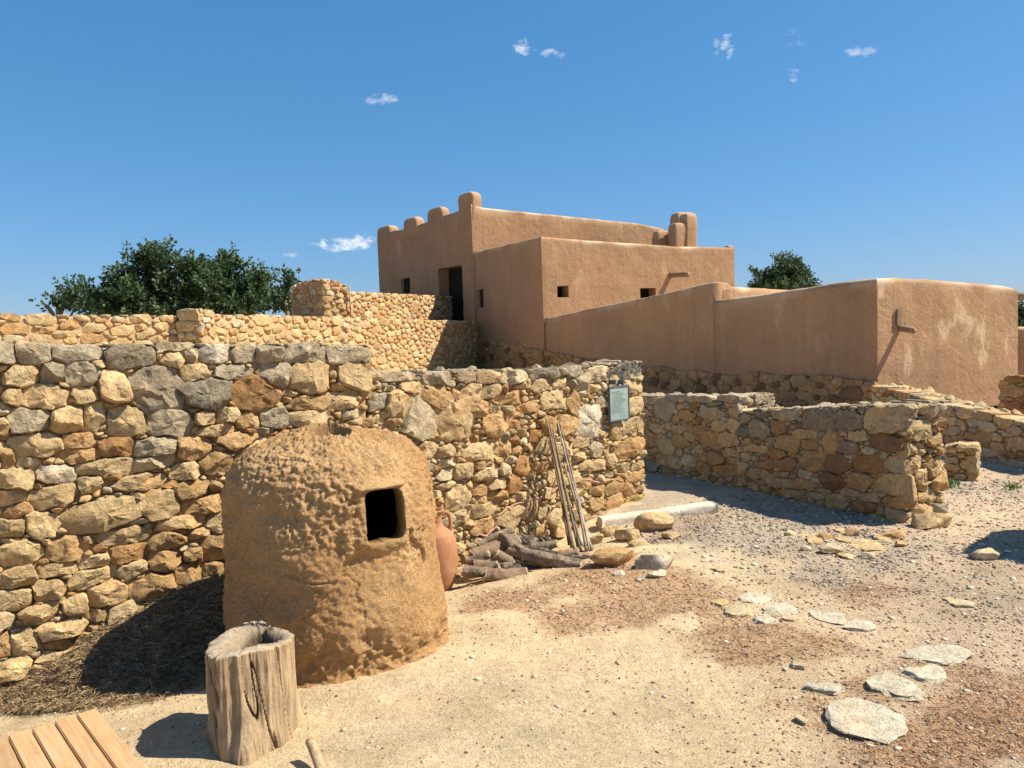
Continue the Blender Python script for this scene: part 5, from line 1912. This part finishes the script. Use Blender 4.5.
# ------------------------------------------------------------------ hollow stump
def build_stump():
    c = gp(243, 748)
    cx, cy = c.x, c.y + .12
    gz = Gf(cx, cy) - .015
    root = thing('hollow_stump', (cx, cy, gz), 'weathered hollow tree stump standing before the clay oven', 'stump')
    nu, nv = 300, 130
    h = .405
    th = np.linspace(0, 2 * math.pi, nu, endpoint=False)
    def rad(th, z):
        r = .172 + .008 * np.cos(2 * th + .6) + .010 * np.cos(3 * th + 1.0) + .006 * np.cos(5 * th + 2)
        fl_ = sstep(.16, -.02, z)
        r = r + fl_ * (.014 + .018 * np.cos(3 * th - 1.2) + .012 * np.cos(5 * th + .4))
        # the root spur towards the viewer
        d = (th - .25 + math.pi) % (2 * math.pi) - math.pi
        r = r + .055 * np.exp(-(d / .22) ** 2) * sstep(.30, -.02, z)
        return r
    V, C = [], []
    rows = []
    for j in range(nv):
        z = h * j / (nv - 1)
        r = rad(th, z)
        P = np.stack([np.sin(th), -np.cos(th), np.full(nu, z)], -1)
        gr = fbm(np.stack([np.sin(th) * 8, -np.cos(th) * 8, np.full(nu, z * 3.2)], -1), 4, 150, .6)
        cr = np.abs(fbm(np.stack([np.sin(th + z) * 2.6, -np.cos(th + z) * 2.6, np.full(nu, z * 1.3)], -1), 3, 151))
        ck = sstep(.06, .0, cr) * sstep(-.35, .15, fbm(np.stack([np.sin(th) * 2 + 7, -np.cos(th) * 2, np.full(nu, z * 2)], -1), 2, 152))
        r = r + .008 * gr - .026 * ck
        ztop = h + .012 * np.sin(th * 2 + 1)
        V.append(np.stack([np.sin(th) * r, -np.cos(th) * r, np.full(nu, z) * (ztop / h)], -1))
        col = np.array([.39, .275, .16])[None] * (1 + .25 * gr[:, None])
        col = col * (1 - .6 * ck[:, None])
        C.append(col)
    # rim and hollow
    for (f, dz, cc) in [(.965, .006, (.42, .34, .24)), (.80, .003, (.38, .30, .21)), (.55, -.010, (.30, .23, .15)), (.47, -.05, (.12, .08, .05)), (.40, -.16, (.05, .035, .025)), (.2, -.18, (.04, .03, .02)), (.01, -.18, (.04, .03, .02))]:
        r = rad(th, h) * f
        if f < .9 and f > .3:
            r = r * (1 + .10 * np.cos(3 * th + 2.0) + .08 * np.cos(2 * th) + .04 * fbm(np.stack([np.sin(th) * 5, np.cos(th) * 5, 0 * th], -1), 2, 155))
        V.append(np.stack([np.sin(th) * r + .03 * (f < .7), -np.cos(th) * r + .035 * (f < .9) * (f > .05), h + .012 * np.sin(th * 2 + 1) + dz + .004 * fbm(np.stack([np.sin(th) * 9, np.cos(th) * 9, 0 * th + f], -1), 2, 156)], -1))
        C.append(np.tile(np.array(cc), (nu, 1)))
    V = np.vstack(V); C = np.vstack(C)
    nr = nv + 7
    link('trunk', mesh('trunk', V, grid_faces(nu, nr, True), 'stump_wood', C), root)
    return cx, cy


stump_xy = build_stump()


# ------------------------------------------------------------------ amphora
def lathe(prof, seg=40):
    V = []
    th = np.linspace(0, 2 * math.pi, seg, endpoint=False)
    for r, z in prof:
        V.append(np.stack([np.cos(th) * r, np.sin(th) * r, np.full(seg, z)], -1))
    return np.vstack(V), [tuple(f) for f in grid_faces(seg, len(prof), True)]


def build_amphora():
    p = at_depth(438, 586, 5.5)
    gz = Gf(p.x, p.y) - .02
    root = thing('amphora', (p.x, p.y, gz), 'tall terracotta amphora with handles half hidden behind the clay oven', 'jar')
    pr = [(.02, 0), (.07, .004), (.105, .03), (.13, .08), (.147, .16), (.152, .24), (.150, .32), (.142, .38), (.125, .425), (.09, .455), (.06, .475), (.05, .50), (.048, .55), (.052, .575), (.066, .585), (.068, .600), (.058, .604), (.044, .595), (.040, .52), (.02, .48)]
    zz = np.array([q[1] for q in pr]); rr = np.array([q[0] for q in pr])
    t = np.linspace(0, len(pr) - 1, 70)
    prof = list(zip(np.interp(t, np.arange(len(pr)), rr), np.interp(t, np.arange(len(pr)), zz)))
    V, Fs = lathe(prof, 44)
    V += .003 * np.stack([fbm(V * 9 + k, 2, k) for k in range(3)], -1)
    link('body', mesh('body', V, Fs, 'terracotta'), root)
    for a in (0.35, 0.35 + math.pi):
        pts = [(.05, .555), (.075, .575), (.10, .56), (.112, .52), (.112, .47), (.108, .435)]
        P = np.array([(math.cos(a) * r, math.sin(a) * r, z) for r, z in pts])
        tt = np.linspace(0, 5, 18)
        P = np.stack([np.interp(tt, np.arange(6), P[:, k]) for k in range(3)], -1)
        V, Fs = tube(P, .014, 8)
        link('handle', mesh('handle', V, Fs, 'terracotta'), root)


build_amphora()


# ------------------------------------------------------------------ wood pile and canes
def log(label, pts, r0, r1, mat, seed, name='log', cat='log', ends=True, bumpy=.16, flat=1.0, lift=True):
    P = np.array([np.array(p) for p in pts], float)
    t = np.linspace(0, len(P) - 1, 22)
    P = np.stack([np.interp(t, np.arange(len(P)), P[:, k]) for k in range(3)], -1)
    P = P + r0 * .12 * np.stack([fbm(P * 5 + k * 3 + seed, 2, seed + k) for k in range(3)], -1)
    rr = np.interp(np.linspace(0, 1, 22), [0, 1], [r0, r1]) * (1.02 if name == 'log' else 1)
    P[:, 2] += .04 * (name == 'log')
    sg = 18 if name == 'log' else 8
    V, Fs = tube(P, rr, sg)
    V = V.copy()
    cen = np.repeat(P, sg, 0)
    dv = V - cen
    an_ = np.tile(np.arange(sg), len(P))
    ridg = np.random.RandomState(seed + 500).uniform(-.07, .07, sg)[an_]          # bark ridges that run along the log
    V = cen + dv * (1 + ridg + bumpy * fbm(V * 16 + seed, 4, seed, .6)[:, None].ravel())[:, None]
    endm = np.zeros(len(P)); endm[0] = -1; endm[-1] = 1
    T_ = (P[-1] - P[0]) / np.linalg.norm(P[-1] - P[0])
    V += np.repeat(endm, sg)[:, None] * T_ * (r0 * .25 * np.random.RandomState(seed).uniform(-.5, 1, len(V)))[:, None]
    if flat != 1.0:
        V[:, 2] = cen[:, 2] + (V[:, 2] - cen[:, 2]) * flat
    me = mesh(name, V - P[0], Fs, mat)
    me.set_sharp_from_angle(angle=R(58))
    o = link(name, me, None, P[0])
    tag(o, label, cat, 'firewood pile by the wall')
    if name == 'log':
        for e_, sg_ in ((0, -1), (-1, 1)):
            ring = V[:sg] if e_ == 0 else V[-sg:]
            c_ = ring.mean(0)
            t_ = (P[1] - P[0]) if e_ == 0 else (P[-1] - P[-2])
            t_ = sg_ * t_ / np.linalg.norm(t_)
            disc = [c_ + t_ * .010 + (q - c_) * .96 for q in ring] + [c_ + t_ * .012] + [c_ - t_ * .01 + (q - c_) * .96 for q in ring]
            Fd = [(k, (k + 1) % sg, sg) if sg_ > 0 else ((k + 1) % sg, k, sg) for k in range(sg)]
            Fd += [(k, (k + 1) % sg, sg + 1 + (k + 1) % sg, sg + 1 + k) for k in range(sg)]
            link('cut_end', mesh('cut_end', np.array(disc) - P[0], Fd, 'cut_wood' if mat != 'char_wood' else 'char_wood', None, False), o)
    return o


def pz(px, py, Y):
    return tuple(at_depth(px, py, Y))


log('forked pale grey branch across the front of the wood pile', [pz(512, 557, 5.7), pz(535, 562, 5.58), pz(560, 569, 5.5), pz(581, 574, 5.45)], .046, .062, 'bark_wood', 1)
log('short stub rising from the forked grey branch', [pz(527, 561, 5.62), pz(514, 552, 5.72), pz(502, 541, 5.85)], .05, .032, 'bark_wood', 2)
log('split half log with pale cut face leaning on the pile', [pz(473, 562, 5.7), pz(492, 554, 5.78), pz(516, 545, 5.9)], .066, .066, 'old_wood', 3, flat=.8)
log('stout brown log lying at the very front of the pile', [pz(488, 582, 5.38), pz(505, 583, 5.36), pz(524, 581, 5.4)], .052, .056, 'old_wood', 4)
log('pale grey log end at the left front of the pile', [pz(464, 576, 5.45), pz(478, 578, 5.44), pz(498, 577, 5.52)], .042, .036, 'bark_wood', 5)
log('blackened log in the middle of the wood pile', [pz(505, 573, 5.6), pz(527, 575, 5.58), pz(550, 579, 5.56)], .042, .040, 'char_wood', 6)
log('charred log at the right end of the pile', [pz(545, 562, 5.85), pz(562, 565, 5.8), pz(588, 567, 5.75)], .052, .050, 'char_wood', 7)
log('dark log lying along the wall behind the pile', [pz(488, 548, 6.1), pz(515, 546, 6.15), pz(548, 548, 6.25)], .055, .05, 'char_wood', 8)
log('grey branch behind the split log at the pile top', [pz(480, 549, 6.0), pz(494, 542, 6.05), pz(512, 536, 6.1)], .028, .034, 'bark_wood', 9)
log('thin dark stick lying over the pile to the right', [pz(522, 552, 5.9), pz(545, 556, 5.88), pz(570, 562, 5.85)], .022, .018, 'char_wood', 10)
log('brown log low between the split log and the front log', [pz(476, 571, 5.6), pz(492, 571, 5.6), pz(510, 572, 5.62)], .046, .046, 'old_wood', 11)
log('dark log low at the middle of the pile', [pz(520, 569, 5.75), pz(540, 572, 5.72), pz(560, 575, 5.7)], .046, .042, 'char_wood', 12)
for k, (x0, y0, x1, y1, Y) in enumerate([(505, 586, 520, 590, 5.35), (540, 583, 553, 586, 5.4), (470, 585, 484, 588, 5.35), (530, 590, 538, 587, 5.3)]):
    log('thin broken twig on the soil before the pile, %s' % ['by the front log', 'right of the front log', 'at the left end', 'nearest one'][k], [pz(x0, y0, Y), pz((x0 + x1) / 2, (y0 + y1) / 2, Y), pz(x1, y1, Y)], .008, .006, 'bark_wood', 30 + k, 'twig', 'twig')


for k, (x0, y0, x1, y1, Y, r_, m_) in enumerate([(470, 567, 488, 560, 5.65, .036, 'bark_wood'), (497, 560, 512, 568, 5.62, .04, 'old_wood'), (528, 571, 545, 566, 5.6, .034, 'old_wood'), (552, 574, 572, 578, 5.5, .03, 'char_wood'),
                                             (560, 561, 578, 558, 5.8, .04, 'old_wood'), (482, 577, 497, 570, 5.5, .03, 'bark_wood'), (535, 553, 556, 549, 5.95, .036, 'bark_wood'), (518, 577, 534, 581, 5.45, .032, 'char_wood')]):
    log('short broken log in the firewood, ' + ['grey, at the left end under the split log', 'brown, under the tip of the split log', 'brown, below the fork of the grey branch', 'charred, under the thick end of the grey branch', 'brown, at the foot of the canes', 'grey, behind the stout front log', 'grey, nearest the wall under the canes', 'charred, right of the stout front log'][k], [pz(x0, y0, Y), pz((x0 + x1) / 2, (y0 + y1) / 2, Y), pz(x1, y1, Y)], r_, r_ * .9, m_, 70 + k)


def board(label, p, q, w, th, mat, seed):
    p, q = np.array(p), np.array(q)
    d = (q - p) / np.linalg.norm(q - p)
    s = np.cross(d, (0, 0, 1)); s /= np.linalg.norm(s)
    up = np.cross(s, d)
    V = []
    n = 12
    for i in range(n):
        c = p + (q - p) * i / (n - 1)
        for a, b in ((-1, -1), (-1, 1), (-.2, 1.1), (1, 1), (1, -1)):
            V.append(c + s * a * w / 2 + up * b * th / 2)
    V = np.array(V)
    V += .004 * np.stack([fbm(V * 16 + k * 5, 2, seed + k) for k in range(3)], -1)
    Fs = [tuple(f) for f in grid_faces(5, n, True)] + [(0, 1, 2, 3, 4), tuple((n - 1) * 5 + i for i in (4, 3, 2, 1, 0))]
    o = link('wood_board', mesh('wood_board', V - p, Fs, mat, None, False), None, p)
    tag(o, label, 'board', 'firewood pile by the wall')


board('short dark board lying at the foot of the leaning canes', pz(549, 556, 5.9), pz(592, 557, 5.95), .13, .035, 'old_wood', 60)


def build_canes():
    a, b = W2A, W2B
    u, L = unit(a, b)
    n = (u[1], -u[0])
    rs = np.random.RandomState(5)
    tops = [(541, 418), (544, 424), (546, 432), (549, 420), (552, 428), (543, 440), (555, 438), (548, 447), (540, 436), (551, 455), (557, 462)]
    feet = [(572, 548), (575, 552), (578, 547), (591, 555), (586, 550), (569, 545), (589, 549), (581, 554), (571, 543), (582, 545), (592, 553)]
    cols = [(.30, .21, .13), (.36, .27, .18), (.25, .17, .10), (.42, .36, .28), (.33, .24, .15), (.22, .15, .09), (.50, .46, .38), (.28, .20, .12), (.24, .17, .11), (.45, .40, .32), (.38, .30, .21)]
    labs = ['longest brown cane, its tip highest on the wall', 'brown cane beside the longest one', 'dark brown cane in the middle of the bundle', 'pale grey cane at the right of the bundle', 'tan cane behind the pale grey one',
            'thin dark cane at the left of the bundle', 'whitish cane lowest at the right foot', 'brown cane leaning forward in the bundle', 'short dark cane at the far left', 'short pale cane at the back', 'short tan cane at the right edge']
    for k in range(11):
        t = on_wall(*tops[k], a, n)
        t = np.array([t.x + n[0] * (.06 + .012 * k % .05), t.y + n[1] * (.06 + .012 * k % .05), t.z])
        f = at_depth(feet[k][0], feet[k][1], 6.05 + .03 * (k % 4))
        f = np.array([f.x, f.y, max(f.z, Gf(f.x, f.y) + .0)])
        mid = (t + f) / 2 + np.array([rs.normal(0, .035), rs.normal(0, .03), -.03 + rs.normal(0, .02)])
        w = np.linspace(0, 1, 14)[:, None]
        P = f * (1 - w) ** 2 + 2 * mid * w * (1 - w) + t * w ** 2
        V, Fs = tube(P, np.linspace(.0115, .006, 14) * rs.uniform(.85, 1.25), 8)
        me = mesh('cane', V - f, Fs, 'cane', tuple(.8 * q for q in cols[k]))
        tag(link('cane', me, None, f), labs[k] + ' leaning on the wall', 'cane', 'canes leaning against the stone wall')


build_canes()


# ------------------------------------------------------------------ information panel
def box_mesh(name, c, u, n, w, d, h, mat, root, tilt=0.0, bev=.004):
    bm = bmesh.new()
    bmesh.ops.create_cube(bm, size=1)
    for v in bm.verts:
        v.co = Vector((v.co.x * w, v.co.y * d, v.co.z * h))
    bmesh.ops.bevel(bm, geom=list(bm.edges), offset=bev, segments=2, affect='EDGES')
    M = Matrix(((u[0], -n[0], 0), (u[1], -n[1], 0), (0, 0, 1)))
    for v in bm.verts:
        co_ = v.co
        v.co = Vector((u[0] * co_.x + n[0] * co_.y, u[1] * co_.x + n[1] * co_.y, co_.z))
    bmesh.ops.recalc_face_normals(bm, faces=bm.faces)
    me = bpy.data.meshes.new(name)
    bm.to_mesh(me)
    bm.free()
    me.materials.append(MATS[mat])
    return link(name, me, root, Vector(c) - root.location)


def build_sign():
    a, b = W2A, W2B
    u, L = unit(a, b)
    n = (u[1], -u[0])
    c = on_wall(612.5, 403, a, n)
    t, bt = on_wall(617.5, 386.5, a, n), on_wall(617.5, 419, a, n)
    l, r = on_wall(603.5, 403, a, n), on_wall(622, 403, a, n)
    w = math.hypot(r.x - l.x, r.y - l.y)
    h = t.z - bt.z
    off = .075
    base = Vector((c.x + n[0] * off, c.y + n[1] * off, bt.z))
    root = thing('information_panel', base, 'small grey green information panel fixed to the stone wall end', 'sign')
    cc = Vector((base.x, base.y, c.z))
    box_mesh('panel', cc, u, n, w, .012, h, 'sign_panel', root, bev=.002)
    fw = .014
    for dz in (-1, 1):
        box_mesh('frame', cc + Vector((0, 0, dz * (h / 2 + fw / 2 - .004))), u, n, w + .02, .028, fw, 'sign_frame', root, bev=.002)
    for du in (-1, 1):
        box_mesh('frame', cc + Vector((u[0], u[1], 0)) * (du * (w / 2 + .004)), u, n, .01, .026, h - .012, 'sign_frame', root, bev=.002)
    for (px, py) in ((608, 384), (616, 384)):
        q = on_wall(px, py, a, n)
        box_mesh('bracket', Vector((q.x + n[0] * .05, q.y + n[1] * .05, q.z + .02)), u, n, .02, .09, .04, 'sign_frame', root, bev=.002)
    # faint unreadable lines of print
    rs = np.random.RandomState(3)
    zt = c.z + h * .36
    for k in range(13):
        ww = w * rs.uniform(.5, .8) if k else w * .45
        z = zt - k * h * .052
        o_ = -w * .41 + ww / 2
        p = Vector((base.x + u[0] * o_ + n[0] * .0075, base.y + u[1] * o_ + n[1] * .0075, z))
        box_mesh('print_line', p, u, n, ww, .002, h * (.030 if k == 0 else .014), 'sign_text', root, bev=.0003)


build_sign()


# ------------------------------------------------------------------ deck, peg
def build_deck():
    z = .10
    A = at_z(96, 708, z)
    B = at_z(0, 738, z)
    v = Vector((B.x - A.x, B.y - A.y)).normalized()     # across the planks
    l = Vector((-v.y, v.x))
    if l.y > 0:
        l = -l
    root = thing('wooden_deck', (A.x, A.y, 0), 'low platform of warm brown wooden planks in the near left corner', 'platform')
    wpl, gap, Ln = .074, .007, 1.7
    bm = bmesh.new()
    bmesh.ops.create_cube(bm, size=1)
    for q in bm.verts:
        q.co = Vector((q.co.x * Ln, q.co.y * wpl, q.co.z * .028))
    bmesh.ops.bevel(bm, geom=list(bm.edges), offset=.0035, segments=2, affect='EDGES')
    me = bpy.data.meshes.new('plank')
    bm.to_mesh(me)
    bm.free()
    me.materials.append(MATS['deck_wood'])
    ang = math.atan2(l.y, l.x)
    for k in range(9):
        c = Vector((A.x, A.y)) + v * (wpl / 2 + k * (wpl + gap)) + l * (Ln / 2 + random.uniform(-.006, .006))
        o = link('plank', me, root, (c.x - A.x, c.y - A.y, z - .014))
        o.rotation_euler = (0, 0, ang)
    for t in (.25, .9, 1.5):
        c = Vector((A.x, A.y)) + l * t + v * .36
        m2 = link('joist', None, root) if False else None
        bm = bmesh.new()
        bmesh.ops.create_cube(bm, size=1)
        for q in bm.verts:
            q.co = Vector((q.co.x * .05, q.co.y * .68, q.co.z * .075))
        me2 = bpy.data.meshes.new('joist')
        bm.to_mesh(me2); bm.free()
        me2.materials.append(MATS['old_wood'])
        o = link('joist', me2, root, (c.x - A.x, c.y - A.y, z - .028 - .039))
        o.rotation_euler = (0, 0, ang)


build_deck()

p0 = gp(327, 782)
tip = at_depth(310, 741, 2.93)
pv = np.array([np.array(p0), (np.array(p0) * .5 + np.array(tip) * .5), np.array(tip)])
pv[0][2] -= .06
t_ = np.linspace(0, 2, 10)
PP = np.stack([np.interp(t_, [0, 1, 2], pv[:, k]) for k in range(3)], -1)
V, Fs = tube(PP, np.linspace(.021, .018, 10), 12)
V += .002 * np.stack([fbm(V * 30 + k, 2, k) for k in range(3)], -1)
tag(link('wooden_peg', mesh('wooden_peg', V - pv[0], Fs, 'cane', (.42, .29, .16)), None, pv[0]), 'short round wooden peg driven into the dirt at the bottom edge', 'peg')


# ------------------------------------------------------------------ straw heap
def build_heap():
    a = W1A
    u, L = unit(W1A, W1B)
    n = (u[1], -u[0])
    nu_, nd = 90, 46
    us = np.linspace(-.12, 1.75, nu_)
    ds = np.linspace(-.02, 1.1, nd)
    U, D = np.meshgrid(us, ds)
    X = a[0] + U * u[0] + D * n[0]
    Y = a[1] + U * u[1] + D * n[1]
    g = G(X, Y)
    ridge = np.interp(U, [-.12, .1, .45, .8, 1.15, 1.5, 1.75], [.03, .12, .27, .39, .46, .44, .36])
    reach = np.interp(U, [-.12, .1, .35, .7, 1.1, 1.75], [.28, .58, .86, .96, .95, .85])
    f = np.clip(1 - D / reach, -1, 1)
    prof = np.where(f > 0, sstep(0, 1, np.clip(f, 0, 1)) ** .75, f * .2)
    P = np.stack([X, Y, 0 * X], -1)
    Z = g + ridge * prof - .012 - .10 * sstep(.02, -.2, f) + .02 * fbm(P * 8, 3, 160) * (f > 0)
    V = np.stack([X, Y, Z], -1).reshape(-1, 3)
    org = np.array([a[0] + .8 * u[0], a[1] + .8 * u[1], -.2])
    root = thing('straw_heap', org, 'dark heap of dry straw and needles piled against the tall wall', 'heap')
    T = np.tile(np.array([.17, .112, .060]), (len(V), 1)) * (1 + .3 * fbm(V * 14, 3, 161))[:, None]
    link('mound', mesh('mound', V - org, grid_faces(nu_, nd), 'straw', T), root)
    # strands
    rs = np.random.RandomState(9)
    m = 26000
    uu = rs.uniform(-.1, 1.7, m)
    dd = rs.uniform(0, 1.05, m)
    ii = np.clip(((uu + .12) / 1.87 * (nu_ - 1)).astype(int), 0, nu_ - 1)
    jj = np.clip(((dd + .02) / 1.12 * (nd - 1)).astype(int), 0, nd - 1)
    keep = (f[jj, ii] > -.18 + rs.uniform(0, .3, m) * 1)
    uu, dd, ii, jj = uu[keep], dd[keep], ii[keep], jj[keep]
    m = len(uu)
    x = a[0] + uu * u[0] + dd * n[0]
    y = a[1] + uu * u[1] + dd * n[1]
    z = np.maximum(Z[jj, ii], G(x, y)) + rs.uniform(.0, .012, m)
    strands('straw', root, np.stack([x, y, z], -1), rs.uniform(.035, .09, m), .0018, rs, [(.27, .185, .10), (.19, .125, .065), (.36, .26, .14), (.14, .09, .05)], org, .34)


def strands(name, root, P, ln, w, rs, cols, org, rise=.3):
    m = len(P)
    an = rs.uniform(0, 2 * math.pi, m)
    el = rs.normal(.1, rise, m)
    d = np.stack([np.cos(an) * np.cos(el), np.sin(an) * np.cos(el), np.sin(el)], -1)
    s = np.cross(d, rs.normal(0, 1, (m, 3)))
    s /= np.linalg.norm(s, axis=1)[:, None]
    a_, b_ = P - d * ln[:, None] / 2, P + d * ln[:, None] / 2
    mid = P + np.array([0, 0, 1]) * (ln * rs.uniform(0, .18, m))[:, None]
    V = np.stack([a_ - s * w, a_ + s * w, mid + s * w, mid - s * w, b_ + s * w * .4, b_ - s * w * .4], 1).reshape(-1, 3)
    k = np.arange(m)[:, None] * 6
    Fs = np.concatenate([k + np.array([[0, 1, 2, 3]]), k + np.array([[3, 2, 4, 5]])])
    C = np.array(cols)[rs.randint(len(cols), size=m)] * rs.uniform(.75, 1.25, (m, 1))
    C = np.repeat(C, 6, 0)
    o = link(name, mesh(name, V - np.array(org), Fs, 'straw', C, False), root)
    tag(o, kind='stuff')
    return o


build_heap()

# ------------------------------------------------------------------ gravel, litter
ICO_V = None


def pebbles(name, label, n_try, accept, sizes, cols, seed, sub_flat=.62):
    rs = np.random.RandomState(seed)
    # uniform in the picture's ground area, denser close by
    px = rs.uniform(0, 1, n_try)
    y = 2.4 * (12.0 / 2.4) ** (rs.uniform(0, 1, n_try) ** 1.0)
    x = (rs.uniform(-.78, .78, n_try)) * y
    k = accept(x, y, rs)
    # away from walls, heap and oven
    d1 = seg_dist(x, y, (-3.5, 3.467), W1B)
    d2 = seg_dist(x, y, W2A, W2B)
    side = (x - W1A[0]) * (W1B[1] - W1A[1]) - (y - W1A[1]) * (W1B[0] - W1A[0]) > 0
    side2 = (x - W2A[0]) * (W2B[1] - W2A[1]) - (y - W2A[1]) * (W2B[0] - W2A[0]) > 0
    beyond = (x - W2A[0]) * (W2B[0] - W2A[0]) + (y - W2A[1]) * (W2B[1] - W2A[1]) > (W2B[0] - W2A[0]) ** 2 + (W2B[1] - W2A[1]) ** 2 + .05
    ok = k & (np.hypot(x - ocx, y - ocy) > .60) & side & (side2 | beyond) & (d1 > .02) & (d2 > .02)
    ok &= np.hypot(x - stump_xy[0], y - stump_xy[1]) > .19
    x, y = x[ok], y[ok]
    m = len(x)
    bm = bmesh.new()
    bmesh.ops.create_icosphere(bm, subdivisions=1, radius=1)
    B = np.array([v.co[:] for v in bm.verts])
    Fb = np.array([[v.index for v in f.verts] for f in bm.faces])
    bm.free()
    s = sizes[0] * (sizes[1] / sizes[0]) ** (rs.uniform(0, 1, m) ** 2.2)
    s = s * np.clip(y / 4.5, .75, 1.35)
    jit = 1 + rs.uniform(-.34, .25, (m, len(B), 1))
    V = B[None] * jit
    V = V * (s[:, None] * rs.uniform(.7, 1.25, (m, 3)) * np.array([1, 1, sub_flat]))[:, None, :]
    an = rs.uniform(0, 6.28, m)
    c, sn = np.cos(an)[:, None], np.sin(an)[:, None]
    V = np.stack([V[..., 0] * c - V[..., 1] * sn, V[..., 0] * sn + V[..., 1] * c, V[..., 2]], -1)
    z = G(x, y) + micro(x, y) + s * .12
    V = V + np.stack([x, y, z], -1)[:, None, :]
    Fs = (Fb[None] + (np.arange(m) * len(B))[:, None, None]).reshape(-1, 3)
    C = np.array(cols)[rs.randint(len(cols), size=m)] * rs.uniform(.75, 1.25, (m, 1))
    C = np.repeat(C, len(B), 0)
    o = link(name, mesh(name, V.reshape(-1, 3), Fs, 'pebble', C, False))
    tag(o, label, 'gravel', None, 'stuff')


def acc_grey(x, y, rs):
    z = zones(x, y)['grey']
    return rs.uniform(0, 1, len(x)) < np.clip(z * 1.3 - .1, 0, 1)


def acc_red(x, y, rs):
    zz = zones(x, y)
    right = sstep(.3, 2.6, x - .2 * (y - 3))
    return rs.uniform(0, 1, len(x)) < np.clip(.07 + .45 * zz['red'] + .5 * right + .12 * zz['grey'] - .1 * zz['pale'], 0.03, 1)


pebbles('grey_gravel', 'grey gravel strewn over the path between the low walls', 60000, acc_grey, (.005, .016),
        [(.33, .29, .245), (.26, .22, .185), (.42, .37, .31), (.22, .18, .145), (.38, .29, .20)], 70)
pebbles('earth_gravel', 'reddish and tan pebbles scattered over the bare dirt', 130000, acc_red, (.003, .0125),
        [(.36, .22, .13), (.27, .15, .09), (.45, .33, .21), (.20, .13, .09), (.33, .27, .21), (.50, .40, .28), (.24, .12, .075)], 71)
pebbles('pale_chips', 'pale limestone chips scattered over the dirt', 5000, lambda x, y, rs: rs.uniform(0, 1, len(x)) < np.clip(.16 + .3 * sstep(.5, 2.5, x) + .3 * np.exp(-((x - .75) ** 2 + (y - 5.6) ** 2) / .5), 0, 1), (.006, .024),
        [(.60, .50, .36), (.52, .40, .25), (.64, .56, .44)], 72, .45)


def litter():
    rs = np.random.RandomState(33)
    m = 90000
    y = 2.4 * (9 / 2.4) ** rs.uniform(0, 1, m)
    x = rs.uniform(-.75, .75, m) * y
    zz = zones(x, y)['red']
    side2 = (x - W2A[0]) * (W2B[1] - W2A[1]) - (y - W2A[1]) * (W2B[0] - W2A[0]) > .05
    k = (rs.uniform(0, 1, m) < np.clip(zz * 1.1 - .22, 0, .9)) & side2
    x, y = x[k], y[k]
    P = np.stack([x, y, G(x, y) + micro(x, y) + .003], -1)
    o = strands('needle_litter', None, P, rs.uniform(.02, .06, len(x)), .0011, rs, [(.46, .24, .11), (.36, .18, .08), (.52, .31, .16), (.28, .14, .07)], (0, 0, 0), .12)
    tag(o, 'rust brown dry needles littering the dirt by the wood pile', 'litter', None, 'stuff')


litter()


# ------------------------------------------------------------------ weeds
def weed(label, px, py, Y, s, seed):
    rs = np.random.RandomState(seed)
    p = at_depth(px, py, Y)
    z = Gf(p.x, p.y)
    root = thing('weed', (p.x, p.y, z), label, 'plant', 'weeds at the wall foot')
    VV, FF, TT = [], [], []
    c = 0
    for k in range(130):
        a = rs.uniform(0, 6.28)
        el = rs.uniform(.15, 1.3)
        l = s * rs.uniform(.5, 1.2)
        d = np.array([math.cos(a) * math.cos(el), math.sin(a) * math.cos(el), math.sin(el)])
        b = np.array([rs.normal(0, s * .5), rs.normal(0, s * .3), 0])
        q = b + d * l * rs.uniform(.3, 1)
        w = np.cross(d, rs.normal(0, 1, 3)); w /= np.linalg.norm(w)
        lf = s * rs.uniform(.25, .45)
        VV += [q, q + d * lf * .5 + w * lf * .32, q + d * lf, q + d * lf * .5 - w * lf * .32]
        FF.append((c, c + 1, c + 2, c + 3)); c += 4
        TT += [rs.uniform(0, 1)] * 4
    T = np.array(TT)
    link('leaves', mesh('leaves', np.array(VV), FF, 'weed_leaf', np.stack([T, T, T], -1), False), root)
    segs = []
    for k in range(10):
        a = rs.uniform(0, 6.28)
        V, Fs = tube(np.array([(rs.normal(0, s * .2), rs.normal(0, s * .2), -.01), (math.cos(a) * s * .3, math.sin(a) * s * .3, s * .5), (math.cos(a) * s * .6, math.sin(a) * s * .6, s * .8)]), .002, 5)
        segs.append((V, Fs, (0, 0, 0, 0)))
    V, Fs, _ = merge(segs)
    link('stems', mesh('stems', V, Fs, 'weed_leaf', (.4, .4, .4, 0)), root)


weed('bright green weed at the foot of the small stone stub', 948, 488, 7.5, .085, 1)
weed('bright green weed at the corner of the low thick wall', 929, 510, 6.75, .085, 2)
weed('faint green weed patch on the gravel at right', 1012, 492, 7.35, .06, 3)
